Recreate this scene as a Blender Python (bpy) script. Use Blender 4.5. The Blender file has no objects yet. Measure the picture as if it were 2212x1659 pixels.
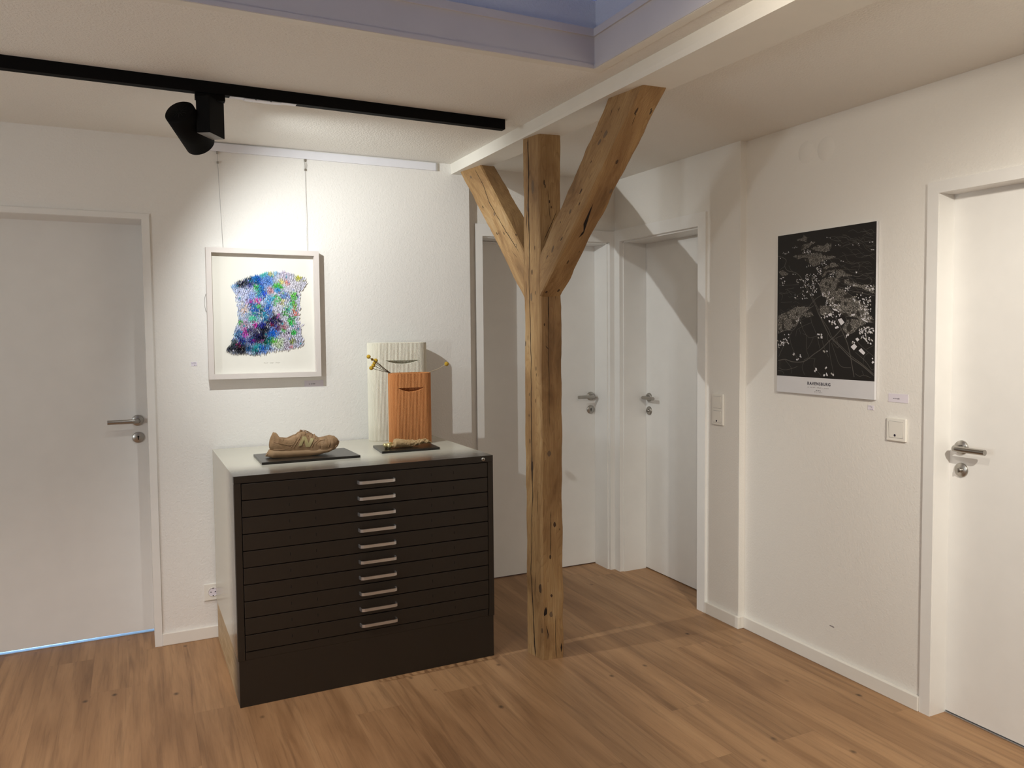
import bpy, bmesh, math, random
from mathutils import Vector, Matrix, noise
scene = bpy.context.scene
COL = scene.collection
random.seed(7)
PI = math.pi

# ------------------------------------------------------------------ camera
CAM_H = 1.4606
F_PX, CX, CY = 1747.66, 1192.98, 807.67
yaw, pitch, roll = 0.47632, -0.05163, -0.00662
fwd = Vector((math.sin(yaw) * math.cos(pitch), math.cos(yaw) * math.cos(pitch), math.sin(pitch)))
r0 = Vector((math.cos(yaw), -math.sin(yaw), 0))
u0 = r0.cross(fwd)
rt = r0 * math.cos(roll) + u0 * math.sin(roll)
up = -r0 * math.sin(roll) + u0 * math.cos(roll)
cam_d = bpy.data.cameras.new('camera')
cam = bpy.data.objects.new('camera', cam_d)
COL.objects.link(cam)
cam.matrix_world = Matrix(((rt.x, up.x, -fwd.x, 0), (rt.y, up.y, -fwd.y, 0), (rt.z, up.z, -fwd.z, CAM_H), (0, 0, 0, 1)))
cam_d.sensor_fit = 'HORIZONTAL'
cam_d.sensor_width = 36.0
cam_d.lens = F_PX / 2212 * 36.0
cam_d.shift_x = -(CX - 1106) / 2212
cam_d.shift_y = (CY - 829.5) / 2212
cam_d.clip_start = 0.05
scene.camera = cam

# ------------------------------------------------------------------ world, lamps, exposure
scene.view_settings.view_transform = 'Standard'
scene.view_settings.look = 'None'
scene.view_settings.gamma = 1.0
scene.view_settings.use_curve_mapping = False
scene.view_settings.exposure = 0.0
world = bpy.data.worlds.new('dusk_sky')
scene.world = world
world.use_nodes = True
wb = world.node_tree.nodes['Background']
wb.inputs[0].default_value = (0.36, 0.42, 0.74, 1)
wb.inputs[1].default_value = 0.33

def lamp(name, kind, loc, target, energy, color, size, spot=None, blend=0.2):
    d = bpy.data.lights.new(name, kind)
    d.energy = energy
    d.color = color
    if kind == 'AREA':
        d.shape = 'DISK'
        d.size = size
    else:
        d.shadow_soft_size = size
    if kind == 'SPOT':
        d.spot_size = math.radians(spot)
        d.spot_blend = blend
    o = bpy.data.objects.new(name, d)
    COL.objects.link(o)
    o.location = loc
    o.rotation_euler = (Vector(target) - Vector(loc)).to_track_quat('-Z', 'Y').to_euler()
    return o

SPOT_POS = Vector((0.24, 3.30, 2.165))
SPOT_AX = Vector((0.468, 0.716, -0.525)).normalized()
BEAM_AX = Vector((0.74, 0.38, -0.56))          # beam turned right of the housing axis to even out the wall brightness
LAMP_POS = SPOT_POS - SPOT_AX * 0.034          # set back in the housing, whose rim cuts the beam off
lamp('art_spot_light', 'SPOT', LAMP_POS, LAMP_POS + BEAM_AX, 61, (0.965, 1.0, 0.985), 0.010, 129, 0.78)
# unseen lamps: one placed by the door handle's shadow, the rest added as fill
lamp('room_spot_light_right', 'SPOT', (1.33, -0.13, 2.25), (1.33 + .62, -0.13 + .44, 2.25 - .64), 215, (1.0, 0.945, 0.84), 0.03, 92, 0.6)
lamp('fill_spot_floor', 'SPOT', (-0.75, 1.75, 2.28), (-0.25, 2.9, 0.0), 130, (1.0, 0.86, 0.78), 0.05, 72, 0.9)  # unseen spot, narrowed and aimed to lift the floor on the left
lamp('fill_spot_wall', 'SPOT', (0.95, 1.15, 2.27), (2.64, 2.38, 1.52), 32, (1.0, 0.90, 0.76), 0.04, 84, 1.0)  # unseen spot added to brighten the right wall without hitting the post
lamp('fill_point_low', 'POINT', (-2.3, 1.6, 1.3), (0, 0, 0), 52, (0.86, 0.94, 1.0), 0.12)  # added fill without a fixture, lifts the ceiling and the left side
# daylight in the room beyond the left door, seen only as a strip under the leaf
lamp('next_room_daylight', 'AREA', (-0.6, 5.35, 1.0), (-0.5, 4.7, 0.0), 62, (0.28, 0.56, 1.0), 0.8)

# ------------------------------------------------------------------ measures (metres)
YA, YD = 4.1664, 4.2059           # picture wall, alcove wall
XB, XF = 2.6378, 2.6010           # right wall near part, far part
AX = 1.646                        # right end of the picture wall
ZC = 2.3676                       # ceiling
ROOM_L, ROOM_F = -3.2, -2.6
D1Y, D2Y, D3X, D4X = 4.388, 4.3657, 2.7736, 2.7164
STEP_Y = 3.062

# ------------------------------------------------------------------ materials
def srgb(h):
    h = h.lstrip('#')
    c = [int(h[i:i + 2], 16) / 255 for i in (0, 2, 4)]
    return tuple(x / 12.92 if x <= 0.04045 else ((x + 0.055) / 1.055) ** 2.4 for x in c) + (1.0,)

class NT:
    def __init__(self, name):
        self.m = bpy.data.materials.new(name)
        self.m.use_nodes = True
        self.t = self.m.node_tree
        self.b = self.t.nodes['Principled BSDF']
    def n(self, typ, **kw):
        nd = self.t.nodes.new(typ)
        for k, val in kw.items():
            if isinstance(k, str) and hasattr(nd, k):
                setattr(nd, k, val)
        return nd
    def set(self, node, **kw):
        for k, val in kw.items():
            node.inputs[k.replace('_', ' ')].default_value = val
    def l(self, a, b):
        self.t.links.new(a, b)
    def noise(self, vec, scale, detail=2.0, rough=0.5, dist=0.0):
        nd = self.n('ShaderNodeTexNoise')
        nd.inputs['Scale'].default_value = scale
        nd.inputs['Detail'].default_value = detail
        nd.inputs['Roughness'].default_value = rough
        nd.inputs['Distortion'].default_value = dist
        if vec is not None:
            self.l(vec, nd.inputs['Vector'])
        return nd.outputs[0]
    def mapping(self, vec, scale=(1, 1, 1), loc=(0, 0, 0), rot=(0, 0, 0)):
        nd = self.n('ShaderNodeMapping')
        nd.inputs['Scale'].default_value = scale
        nd.inputs['Location'].default_value = loc
        nd.inputs['Rotation'].default_value = rot
        self.l(vec, nd.inputs['Vector'])
        return nd.outputs[0]
    def math(self, op, a, b=None, clamp=False):
        nd = self.n('ShaderNodeMath')
        nd.operation = op
        nd.use_clamp = clamp
        for i, x in enumerate((a, b)):
            if x is None:
                continue
            if isinstance(x, (int, float)):
                nd.inputs[i].default_value = x
            else:
                self.l(x, nd.inputs[i])
        return nd.outputs[0]
    def ramp(self, fac, stops):
        nd = self.n('ShaderNodeValToRGB')
        cr = nd.color_ramp
        while len(cr.elements) < len(stops):
            cr.elements.new(0.5)
        for e, (p, c) in zip(cr.elements, stops):
            e.position = p
            e.color = c if len(c) == 4 else tuple(c) + (1,)
        self.l(fac, nd.inputs[0])
        return nd.outputs[0]
    def mix(self, fac, a, b, blend='MIX'):
        nd = self.n('ShaderNodeMix')
        nd.data_type = 'RGBA'
        nd.blend_type = blend
        for sock, x in ((nd.inputs[0], fac), (nd.inputs[6], a), (nd.inputs[7], b)):
            if isinstance(x, (int, float)):
                sock.default_value = x
            elif isinstance(x, tuple):
                sock.default_value = x
            else:
                self.l(x, sock)
        return nd.outputs[2]
    def bump(self, height, strength=0.3, dist=0.01):
        nd = self.n('ShaderNodeBump')
        nd.inputs['Strength'].default_value = strength
        nd.inputs['Distance'].default_value = dist
        self.l(height, nd.inputs['Height'])
        self.l(nd.outputs[0], self.b.inputs['Normal'])
    def coord(self, which='Object'):
        return self.n('ShaderNodeTexCoord').outputs[which]

def plain(name, col, rough=0.5, metal=0.0, bump=None, coat=0.0):
    k = NT(name)
    c = srgb(col) if isinstance(col, str) else col
    co = k.coord()
    nz = k.noise(co, 9.0, 3)
    k.l(k.mix(nz, tuple(x * 0.96 for x in c[:3]) + (1,), tuple(min(1, x * 1.04) for x in c[:3]) + (1,)), k.b.inputs['Base Color'])
    k.b.inputs['Roughness'].default_value = rough
    k.b.inputs['Metallic'].default_value = metal
    k.b.inputs['Coat Weight'].default_value = coat
    if bump:
        k.bump(k.noise(co, bump[0], 2), bump[1], bump[2])
    return k.m

def wallpaper(name, col, scale, strength, dist):
    k = NT(name)
    co = k.coord()
    c = srgb(col)
    k.l(k.mix(k.noise(co, 3.0, 3), tuple(x * 0.97 for x in c[:3]) + (1,), c), k.b.inputs['Base Color'])
    k.b.inputs['Roughness'].default_value = 0.75
    a = k.noise(co, scale, 1.2, 0.45, 0.9)
    vor = k.n('ShaderNodeTexVoronoi')
    vor.inputs['Scale'].default_value = scale * 0.8
    k.l(k.mapping(co, (1, 1, 1)), vor.inputs['Vector'])
    h = k.math('ADD', k.math('MULTIPLY', k.math('SMOOTH_MIN', vor.outputs['Distance'], 0.55), -0.7), a)
    k.bump(h, strength, dist)
    return k.m

M = {}
M['wall'] = wallpaper('embossed_white_wallpaper', 'edeae5', 98, 0.34, 0.0036)
M['wall_smooth'] = wallpaper('fine_white_wallpaper', 'ebe7e0', 115, 0.28, 0.003)
M['ceiling'] = wallpaper('rough_white_plaster', 'f1eee7', 130, 0.55, 0.004)
M['paint'] = plain('white_beam_paint', 'e8e4da', 0.55, 0, (40, 0.1, 0.004))
M['lacquer'] = plain('white_door_lacquer', 'eceae6', 0.32)
M['base'] = plain('white_baseboard_lacquer', 'ebe7df', 0.4)
M['steel'] = plain('brushed_stainless_steel', (0.42, 0.40, 0.37, 1), 0.32, 1.0)
M['alu'] = plain('matt_aluminium', (0.66, 0.66, 0.67, 1), 0.38, 1.0)
M['black'] = plain('black_powder_coat', '070606', 0.7)
M['black'].node_tree.nodes['Principled BSDF'].inputs['Specular IOR Level'].default_value = 0.12
M['gap'] = plain('dark_shadow_gap', '060505', 0.9)
M['plastic'] = plain('white_switch_plastic', 'ece8df', 0.3)
M['plate'] = plain('black_lacquered_board', '15120f', 0.28)
M['card'] = plain('lilac_white_card', 'e4dde6', 0.7)
M['ink'] = plain('dark_printing_ink', '2a2438', 0.7)
M['ink_grey'] = plain('grey_printing_ink', '97918f', 0.7)
M['alu_white'] = plain('white_anodised_rail', 'e8e8ee', 0.4)
M['frame'] = plain('white_picture_frame', 'd9d1cc', 0.5)
M['mount'] = plain('white_mount_board', 'e6e3da', 0.9)
M['lining'] = plain('grey_skylight_lining', 'd3cdcb', 0.45)
M['pit_dark'] = plain('black_key_slot', '050505', 0.8)

def wood_post():
    k = NT('old_spruce_timber')
    uv = k.n('ShaderNodeUVMap').outputs[0]
    fine = k.noise(k.mapping(uv, (170, 5, 1)), 1.0, 4, 0.6, 0.3)
    warp = k.noise(k.mapping(uv, (9, 1.6, 1)), 1.0, 2, 0.5)
    sep = k.n('ShaderNodeSeparateXYZ')
    k.l(uv, sep.inputs[0])
    ring = k.math('ADD', k.math('MULTIPLY', sep.outputs[0], 55.0), k.math('MULTIPLY', warp, 26.0))
    ring = k.math('FRACT', ring)
    ring = k.math('POWER', ring, 3.0)
    patch = k.noise(k.mapping(uv, (10, 3.0, 1), (3, 2, 0)), 1.0, 4, 0.6, 0.5)
    base = k.ramp(patch, [(0.25, srgb('6e5231')), (0.42, srgb('927047')), (0.6, srgb('ab895b')), (0.8, srgb('b89d74'))])
    base = k.mix(k.math('MULTIPLY', ring, 0.36), base, srgb('74502c'))
    base = k.mix(k.math('MULTIPLY', k.math('SUBTRACT', 0.62, fine, True), 0.9), base, srgb('5a3a1c'))
    # small dark worm tracks and knots
    vor = k.n('ShaderNodeTexVoronoi')
    vor.inputs['Scale'].default_value = 1.0
    k.l(k.mapping(uv, (34, 11, 1)), vor.inputs['Vector'])
    sep2 = k.n('ShaderNodeSeparateColor')
    k.l(vor.outputs['Color'], sep2.inputs[0])
    dots = k.math('MULTIPLY', k.math('LESS_THAN', vor.outputs['Distance'], 0.13), k.math('GREATER_THAN', sep2.outputs[0], 0.72))
    base = k.mix(k.math('MULTIPLY', dots, 0.85), base, srgb('2a1a0c'))
    k.l(base, k.b.inputs['Base Color'])
    k.b.inputs['Roughness'].default_value = 0.72
    k.bump(k.math('ADD', fine, k.math('MULTIPLY', dots, -0.8)), 0.35, 0.003)
    return k.m
M['timber'] = wood_post()
M['crack'] = plain('dark_timber_crack', '1c0f07', 0.9)
M['knot'] = plain('grey_brown_knot', '6f5a44', 0.8)
M['knot_dark'] = plain('dark_brown_knot', '47321f', 0.8)

def floor_mat():
    k = NT('oak_plank_floor')
    co = k.coord()
    sep = k.n('ShaderNodeSeparateXYZ')
    k.l(co, sep.inputs[0])
    PW, PL = 0.182, 1.22
    u = k.math('DIVIDE', k.math('ADD', sep.outputs[0], 10.03), PW)
    row = k.math('FLOOR', u)
    fu = k.math('FRACT', u)
    wn = k.n('ShaderNodeTexWhiteNoise')
    wn.noise_dimensions = '1D'
    k.l(row, wn.inputs['W'])
    v_ = k.math('ADD', k.math('DIVIDE', k.math('ADD', sep.outputs[1], 10.0), PL), wn.outputs['Value'])
    cell = k.math('FLOOR', v_)
    fv = k.math('FRACT', v_)
    comb = k.n('ShaderNodeCombineXYZ')
    k.l(row, comb.inputs[0]); k.l(cell, comb.inputs[1])
    wn2 = k.n('ShaderNodeTexWhiteNoise')
    wn2.noise_dimensions = '2D'
    k.l(comb.outputs[0], wn2.inputs['Vector'])
    rnd = wn2.outputs['Value']
    off = k.n('ShaderNodeCombineXYZ')
    k.l(k.math('MULTIPLY', rnd, 37.0), off.inputs[0]); k.l(k.math('MULTIPLY', rnd, 91.0), off.inputs[1])
    add = k.n('ShaderNodeVectorMath'); add.operation = 'ADD'
    k.l(co, add.inputs[0]); k.l(off.outputs[0], add.inputs[1])
    pc = add.outputs[0]
    broad = k.noise(k.mapping(pc, (9, 0.9, 1)), 1.0, 3, 0.55, 0.7)
    streak = k.noise(k.mapping(pc, (46, 1.9, 1)), 1.0, 4, 0.6, 0.6)
    fine = k.noise(k.mapping(pc, (190, 7, 1)), 1.0, 3, 0.6)
    col = k.ramp(broad, [(0.25, srgb('83603f')), (0.45, srgb('a07a55')), (0.6, srgb('ad865f')), (0.8, srgb('b8926a'))])
    col = k.mix(k.math('MULTIPLY', k.math('SUBTRACT', 0.5, streak, True), 2.0, True), col, srgb('573c26'))
    col = k.mix(k.math('MULTIPLY', k.math('SUBTRACT', 0.55, fine, True), 0.6), col, srgb('6b4b30'))
    tone = k.math('ADD', 0.92, k.math('MULTIPLY', rnd, 0.16))
    tn = k.n('ShaderNodeCombineXYZ')
    for i in range(3):
        k.l(tone, tn.inputs[i])
    col = k.mix(1.0, col, tn.outputs[0], 'MULTIPLY')
    vor = k.n('ShaderNodeTexVoronoi')
    vor.inputs['Scale'].default_value = 1.0
    vor.inputs['Randomness'].default_value = 1.0
    k.l(k.mapping(pc, (8.0, 5.5, 0.0)), vor.inputs['Vector'])
    sc = k.n('ShaderNodeSeparateColor')
    k.l(vor.outputs['Color'], sc.inputs[0])
    kn = k.math('MULTIPLY', k.math('SUBTRACT', 1.0, k.math('MULTIPLY', vor.outputs['Distance'], 9.5), True), k.math('GREATER_THAN', sc.outputs[1], 0.45))
    kn = k.math('MULTIPLY', kn, k.math('ADD', 0.35, k.noise(k.mapping(pc, (60, 30, 1)), 1.0, 2)), True)
    col = k.mix(k.math('MULTIPLY', kn, 1.3, True), col, srgb('3a2717'))
    g1 = k.math('LESS_THAN', k.math('MINIMUM', fu, k.math('SUBTRACT', 1.0, fu)), 0.006)
    g2 = k.math('LESS_THAN', k.math('MINIMUM', fv, k.math('SUBTRACT', 1.0, fv)), 0.0011)
    gap = k.math('MAXIMUM', g1, g2)
    col = k.mix(k.math('MULTIPLY', gap, 0.13), col, srgb('3a2818'))
    k.l(col, k.b.inputs['Base Color'])
    k.b.inputs['Roughness'].default_value = 0.5
    k.bump(k.math('SUBTRACT', fine, k.math('MULTIPLY', gap, 1.5)), 0.12, 0.002)
    return k.m
M['floor'] = floor_mat()

def overspray(name, pale, rough, dark, reach, woody=False):
    """pale sheet metal / board whose front edge carries dark paint overspray (object Y runs back from the front)"""
    k = NT(name)
    co = k.coord()
    sep = k.n('ShaderNodeSeparateXYZ')
    k.l(co, sep.inputs[0])
    nz = k.noise(co, 14.0, 3)
    d = k.math('ADD', sep.outputs[1], k.math('MULTIPLY', k.math('SUBTRACT', nz, 0.5), 0.05))
    mr = k.n('ShaderNodeMapRange')
    mr.interpolation_type = 'SMOOTHSTEP'
    mr.inputs['From Min'].default_value = 0.012
    mr.inputs['From Max'].default_value = reach
    k.l(d, mr.inputs['Value'])
    base = srgb(pale)
    if woody:
        g = k.noise(k.mapping(co, (1, 4, 40)), 1.6, 3, 0.6, 0.4)
        base = k.ramp(g, [(0.3, srgb('a98f68')), (0.7, srgb('cbb592'))])
    k.l(k.mix(mr.outputs[0], srgb(dark), base), k.b.inputs['Base Color'])
    k.b.inputs['Roughness'].default_value = rough
    return k.m
M['cab_pale'] = overspray('cream_sheet_metal_with_overspray', 'cbc7b8', 0.22, '443e39', 0.30)
M['cab_board'] = overspray('raw_board_with_overspray', 'c0a880', 0.6, '4a443f', 0.3, True)
M['cab_dark'] = plain('dark_grey_brown_cabinet_paint', '241c13', 0.5, 0, (220, 0.06, 0.001))
M['cab_slot'] = plain('black_drawer_slot', '030303', 0.9)
# ------------------------------------------------------------------ mesh helpers
def link(name, me, mats, parent=None, loc=None):
    o = bpy.data.objects.new(name, me)
    for m in (mats if isinstance(mats, (list, tuple)) else [mats]):
        me.materials.append(M[m] if isinstance(m, str) else m)
    COL.objects.link(o)
    if parent is not None:
        o.parent = parent
    if loc is not None:
        o.location = loc
    return o

class MB:
    """collects shapes into one mesh"""
    def __init__(self):
        self.v, self.f, self.mi, self.sm = [], [], [], []
    def add(self, vs, fs, mi=0, smooth=False, mat=None):
        b = len(self.v)
        for p in vs:
            p = Vector(p)
            self.v.append(mat @ p if mat else p)
        for f in fs:
            self.f.append([b + i for i in f]); self.mi.append(mi); self.sm.append(smooth)
    def box(self, a, b, mi=0, mat=None):
        x0, y0, z0 = (min(a[i], b[i]) for i in range(3))
        x1, y1, z1 = (max(a[i], b[i]) for i in range(3))
        vs = [(x0, y0, z0), (x1, y0, z0), (x1, y1, z0), (x0, y1, z0), (x0, y0, z1), (x1, y0, z1), (x1, y1, z1), (x0, y1, z1)]
        self.add(vs, [(0, 3, 2, 1), (4, 5, 6, 7), (0, 1, 5, 4), (1, 2, 6, 5), (2, 3, 7, 6), (3, 0, 4, 7)], mi, False, mat)
    def cbox(self, a, b, c=0.002, mi=0, mat=None):
        """box with chamfered edges"""
        lo = [min(a[i], b[i]) for i in range(3)]; hi = [max(a[i], b[i]) for i in range(3)]
        bm = bmesh.new()
        bmesh.ops.create_cube(bm, size=1)
        for v in bm.verts:
            v.co = Vector([(lo[i] + hi[i]) / 2 + v.co[i] * (hi[i] - lo[i]) for i in range(3)])
        bmesh.ops.bevel(bm, geom=bm.edges[:], offset=c, segments=2, affect='EDGES', profile=0.5)
        bm.verts.index_update()
        self.add([v.co.copy() for v in bm.verts], [[v.index for v in f.verts] for f in bm.faces], mi, False, mat)
        bm.free()
    def prism(self, pts, d, mi=0):
        """closed polygon (3d points) extruded by vector d"""
        n = len(pts); d = Vector(d)
        vs = [Vector(p) for p in pts] + [Vector(p) + d for p in pts]
        fs = [list(range(n))[::-1], list(range(n, 2 * n))] + [[i, (i + 1) % n, n + (i + 1) % n, n + i] for i in range(n)]
        self.add(vs, fs, mi)
    def tube(self, pts, r, seg=10, mi=0, smooth=True, caps=True, squash=1.0):
        pts = [Vector(p) for p in pts]
        rs = r if isinstance(r, (list, tuple)) else [r] * len(pts)
        rings, prev = [], None
        for i, p in enumerate(pts):
            t = (pts[min(i + 1, len(pts) - 1)] - pts[max(i - 1, 0)]).normalized()
            if prev is None:
                a = t.orthogonal().normalized()
            else:
                a = (prev - t * prev.dot(t)).normalized()
            prev = a
            b = t.cross(a)
            rings.append([p + (a * math.cos(k * 2 * PI / seg) + b * math.sin(k * 2 * PI / seg) * squash) * rs[i] for k in range(seg)])
        vs = [q for rg in rings for q in rg]
        fs = [[i * seg + k, i * seg + (k + 1) % seg, (i + 1) * seg + (k + 1) % seg, (i + 1) * seg + k] for i in range(len(pts) - 1) for k in range(seg)]
        self.add(vs, fs, mi, smooth)
        if caps:
            self.add(rings[0], [list(range(seg))[::-1]], mi)
            self.add(rings[-1], [list(range(seg))], mi)
    def lathe(self, prof, axis_o, axis_d, seg=28, mi=0, smooth=True):
        """profile [(radius, height)] turned about an axis"""
        d = Vector(axis_d).normalized(); a = d.orthogonal().normalized(); b = d.cross(a); o = Vector(axis_o)
        vs, n = [], len(prof)
        for r, h in prof:
            for k in range(seg):
                t = k * 2 * PI / seg
                vs.append(o + d * h + (a * math.cos(t) + b * math.sin(t)) * max(r, 1e-5))
        fs = [[i * seg + k, i * seg + (k + 1) % seg, (i + 1) * seg + (k + 1) % seg, (i + 1) * seg + k] for i in range(n - 1) for k in range(seg)]
        self.add(vs, fs, mi, smooth)
    def build(self, name, mats, parent=None, loc=None, fix=True):
        me = bpy.data.meshes.new(name)
        me.from_pydata([tuple(p) for p in self.v], [], self.f)
        for p, mi, s in zip(me.polygons, self.mi, self.sm):
            p.material_index = mi; p.use_smooth = s
        if fix:
            bm = bmesh.new(); bm.from_mesh(me)
            bmesh.ops.recalc_face_normals(bm, faces=bm.faces[:])
            bm.to_mesh(me); bm.free()
        me.update()
        return link(name, me, mats, parent, loc)

def tag(o, label, cat, group=None, kind=None):
    o['label'] = label; o['category'] = cat
    if group: o['group'] = group
    if kind: o['kind'] = kind
    return o
def struct(o):
    o['kind'] = 'structure'
    return o
def thing(name, label, cat, loc=(0, 0, 0), rz=0.0, group=None):
    o = bpy.data.objects.new(name, None)
    o.empty_display_size = 0.05
    COL.objects.link(o)
    o.location = loc; o.rotation_euler = (0, 0, rz)
    return tag(o, label, cat, group)
def sempty(name, loc=(0, 0, 0)):
    o = bpy.data.objects.new(name, None)
    o.empty_display_size = 0.05
    COL.objects.link(o); o.location = loc; o['kind'] = 'structure'
    return o
def rel(mb, loc):
    l = Vector(loc)
    mb.v = [p - l for p in mb.v]
    return mb
def text_mesh(body, size, spacing=1.0, bold=0.0):
    c = bpy.data.curves.new('lettering', 'FONT')
    c.body = body; c.size = size; c.align_x = 'CENTER'; c.align_y = 'CENTER'
    c.space_character = spacing; c.offset = bold; c.extrude = 0.0002; c.resolution_u = 3
    o = bpy.data.objects.new('lettering', c)
    COL.objects.link(o)
    dg = bpy.context.evaluated_depsgraph_get()
    me = bpy.data.meshes.new_from_object(o.evaluated_get(dg))
    bpy.data.objects.remove(o)
    return me

# ------------------------------------------------------------------ the room
TH = 0.34
fl = MB(); fl.box((ROOM_L - .3, ROOM_F - .3, -0.08), (3.6, 6.2, 0.0)); struct(fl.build('floor', 'floor'))
# ceiling with the skylight opening
SX0, SX1, SY0, SY1 = -0.95, 1.436, 0.95, 2.451
ce = MB()
CT = 2.60
HG = .0125
ce.box((ROOM_L - .3, SY1 + HG, ZC), (3.6, YA + .9, CT)); ce.box((ROOM_L - .3, ROOM_F - .3, ZC), (3.6, SY0 - HG, CT))
ce.box((ROOM_L - .3, SY0 - HG, ZC), (SX0 - HG, SY1 + HG, CT)); ce.box((SX1 + HG, SY0 - HG, ZC), (3.6, SY1 + HG, CT))
struct(ce.build('ceiling', 'ceiling'))
# walls
D1W0, D1W1, D1H = -0.86, 0.046, 1.987
w = MB()
w.box((ROOM_L - .3, YA, 0), (D1W0, YA + TH, ZC)); w.box((D1W1, YA, 0), (AX, YA + TH, ZC)); w.box((D1W0, YA, D1H), (D1W1, YA + TH, ZC))
struct(w.build('wall_back', 'wall'))
D2X0, D2X1, D2H = 1.7325, 2.5585, 1.9965
w = MB()
w.box((AX, YD, 0), (D2X0, YD + .3, ZC)); w.box((D2X1, YD, 0), (3.6, YD + .3, ZC)); w.box((D2X0, YD, D2H), (D2X1, YD + .3, ZC))
struct(w.build('wall_alcove', 'wall_smooth'))
D3Y0, D3Y1, D3H = 3.376, 4.133, 1.9985
D4Y0, D4Y1, D4H = 1.11, 2.0049, 1.9605
w = MB()
w.box((XF, STEP_Y, 0), (XF + .4, D3Y0, ZC)); w.box((XF, D3Y1, 0), (XF + .4, YD + .3, ZC)); w.box((XF, D3Y0, D3H), (XF + .4, D3Y1, ZC))
w.box((XB, D4Y1, 0), (XB + .36, STEP_Y, ZC)); w.box((XB, ROOM_F, 0), (XB + .36, D4Y0, ZC)); w.box((XB, D4Y0, D4H), (XB + .36, D4Y1, ZC))
# traces of painted-over round covers
for (y, z, r) in ((2.672, 2.239, 0.052), (2.56, 2.232, 0.052)):
    w.lathe([(0.0001, -0.0008), (r - .004, -0.0008), (r, 0.0015)], (XB, y, z), (1, 0, 0), 40)
struct(w.build('wall_right', 'wall_smooth'))
w = MB(); w.box((ROOM_L - .3, ROOM_F, 0), (ROOM_L, YA, ZC)); struct(w.build('wall_left', 'wall_smooth'))
w = MB(); w.box((ROOM_L - .3, ROOM_F - .3, 0), (3.0, ROOM_F, ZC)); struct(w.build('wall_front', 'wall_smooth'))
w = MB(); w.box((-2.2, 5.9, 0), (1.2, 6.1, ZC)); struct(w.build('wall_next_room', 'wall_smooth'))
# boxed white ceiling beam carried by the timber post
b = MB()
xl = lambda y: 1.545
xr = lambda y: 1.741 - (y - 1.51) * 0.0345
b.add([(1.545, ROOM_F, 2.3137), (xr(ROOM_F), ROOM_F, 2.3137), (xr(YA), YA, 2.3137), (1.545, YA, 2.3137),
       (1.545 - .014, ROOM_F, ZC + .01), (xr(ROOM_F), ROOM_F, ZC + .01), (xr(YA), YA, ZC + .01), (1.545 - .004, YA, ZC + .01)],
      [(0, 3, 2, 1), (4, 5, 6, 7), (0, 1, 5, 4), (1, 2, 6, 5), (2, 3, 7, 6), (3, 0, 4, 7)])
b.box((1.646, YA - .002, 2.3137), (xr(YD), YD, ZC + .01))
struct(b.build('trim_1', 'paint'))
# baseboards
BH = 0.058
bb = MB()
bb.cbox((0.0775, YA, 0), (AX + .012, YA - .014, BH), .003)
bb.cbox((AX, YA - .002, 0), (AX + .012, YD, BH), .003)
struct(bb.build('baseboard_back', 'base'))
bb = MB()
bb.cbox((XF, STEP_Y - .016, 0), (XF - .016, 3.312, BH + .002), .003)
bb.cbox((XF, STEP_Y - .016, 0), (XB, STEP_Y, BH + .002), .003)
bb.cbox((XB, D4Y1 + .046, 0), (XB - .018, STEP_Y - .002, BH), .003)
bb.cbox((XB, ROOM_F, 0), (XB - .018, D4Y0 - .06, BH), .003)
struct(bb.build('baseboard_right', 'base'))
bb = MB(); bb.cbox((ROOM_L, ROOM_F, 0), (ROOM_L + .018, YA, BH), .003); struct(bb.build('baseboard_left', 'base'))

# skylight
SKT = 2.4975
wn = sempty('window_1', ((SX0 + SX1) / 2, (SY0 + SY1) / 2, ZC))
def ring(mb, x0, x1, y0, y1, z0, z1, t, mi=0):
    """rectangular ring whose inner faces are x0..x1, y0..y1 and wall thickness t outwards"""
    mb.box((x0 - t, y1, z0), (x1 + t, y1 + t, z1), mi); mb.box((x0 - t, y0 - t, z0), (x1 + t, y0, z1), mi)
    mb.box((x0 - t, y0, z0), (x0, y1, z1), mi); mb.box((x1, y0, z0), (x1 + t, y1, z1), mi)
m = MB(); ring(m, SX0, SX1, SY0, SY1, ZC - .002, SKT - .002, .012)
ring(m, SX0 + .003, SX1 - .003, SY0 + .003, SY1 - .003, ZC - .0025, ZC + .012, .004)
rel(m, wn.location).build('skylight_lining', 'lining', wn)
m = MB(); ring(m, SX0 + .007, SX1 - .007, SY0 + .007, SY1 - .007, SKT - .026, SKT, .010)
rel(m, wn.location).build('skylight_frame', 'lining', wn)
m = MB(); ring(m, SX0, SX1, SY0, SY1, ZC - .004, ZC + .001, .034)
rel(m, wn.location).build('skylight_trim', 'paint', wn)
k = NT('clear_skylight_glass')
tr = k.n('ShaderNodeBsdfTransparent'); tr.inputs[0].default_value = (.93, .95, 1, 1)
gl = k.n('ShaderNodeBsdfGlossy'); gl.inputs['Roughness'].default_value = .03
lw = k.n('ShaderNodeLayerWeight'); lw.inputs[0].default_value = .5
fr_ = k.math('ADD', .03, k.math('MULTIPLY', k.math('POWER', lw.outputs['Facing'], 5.0), .35))
mx = k.n('ShaderNodeMixShader')
k.l(fr_, mx.inputs[0]); k.l(tr.outputs[0], mx.inputs[1]); k.l(gl.outputs[0], mx.inputs[2])
k.l(mx.outputs[0], k.t.nodes['Material Output'].inputs['Surface'])
M['sky_glass'] = k.m
m = MB(); m.box((SX0 + .005, SY0 + .005, SKT - .001), (SX1 - .005, SY1 - .005, SKT + .004))
rel(m, wn.location).build('skylight_pane', 'sky_glass', wn)

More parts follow.
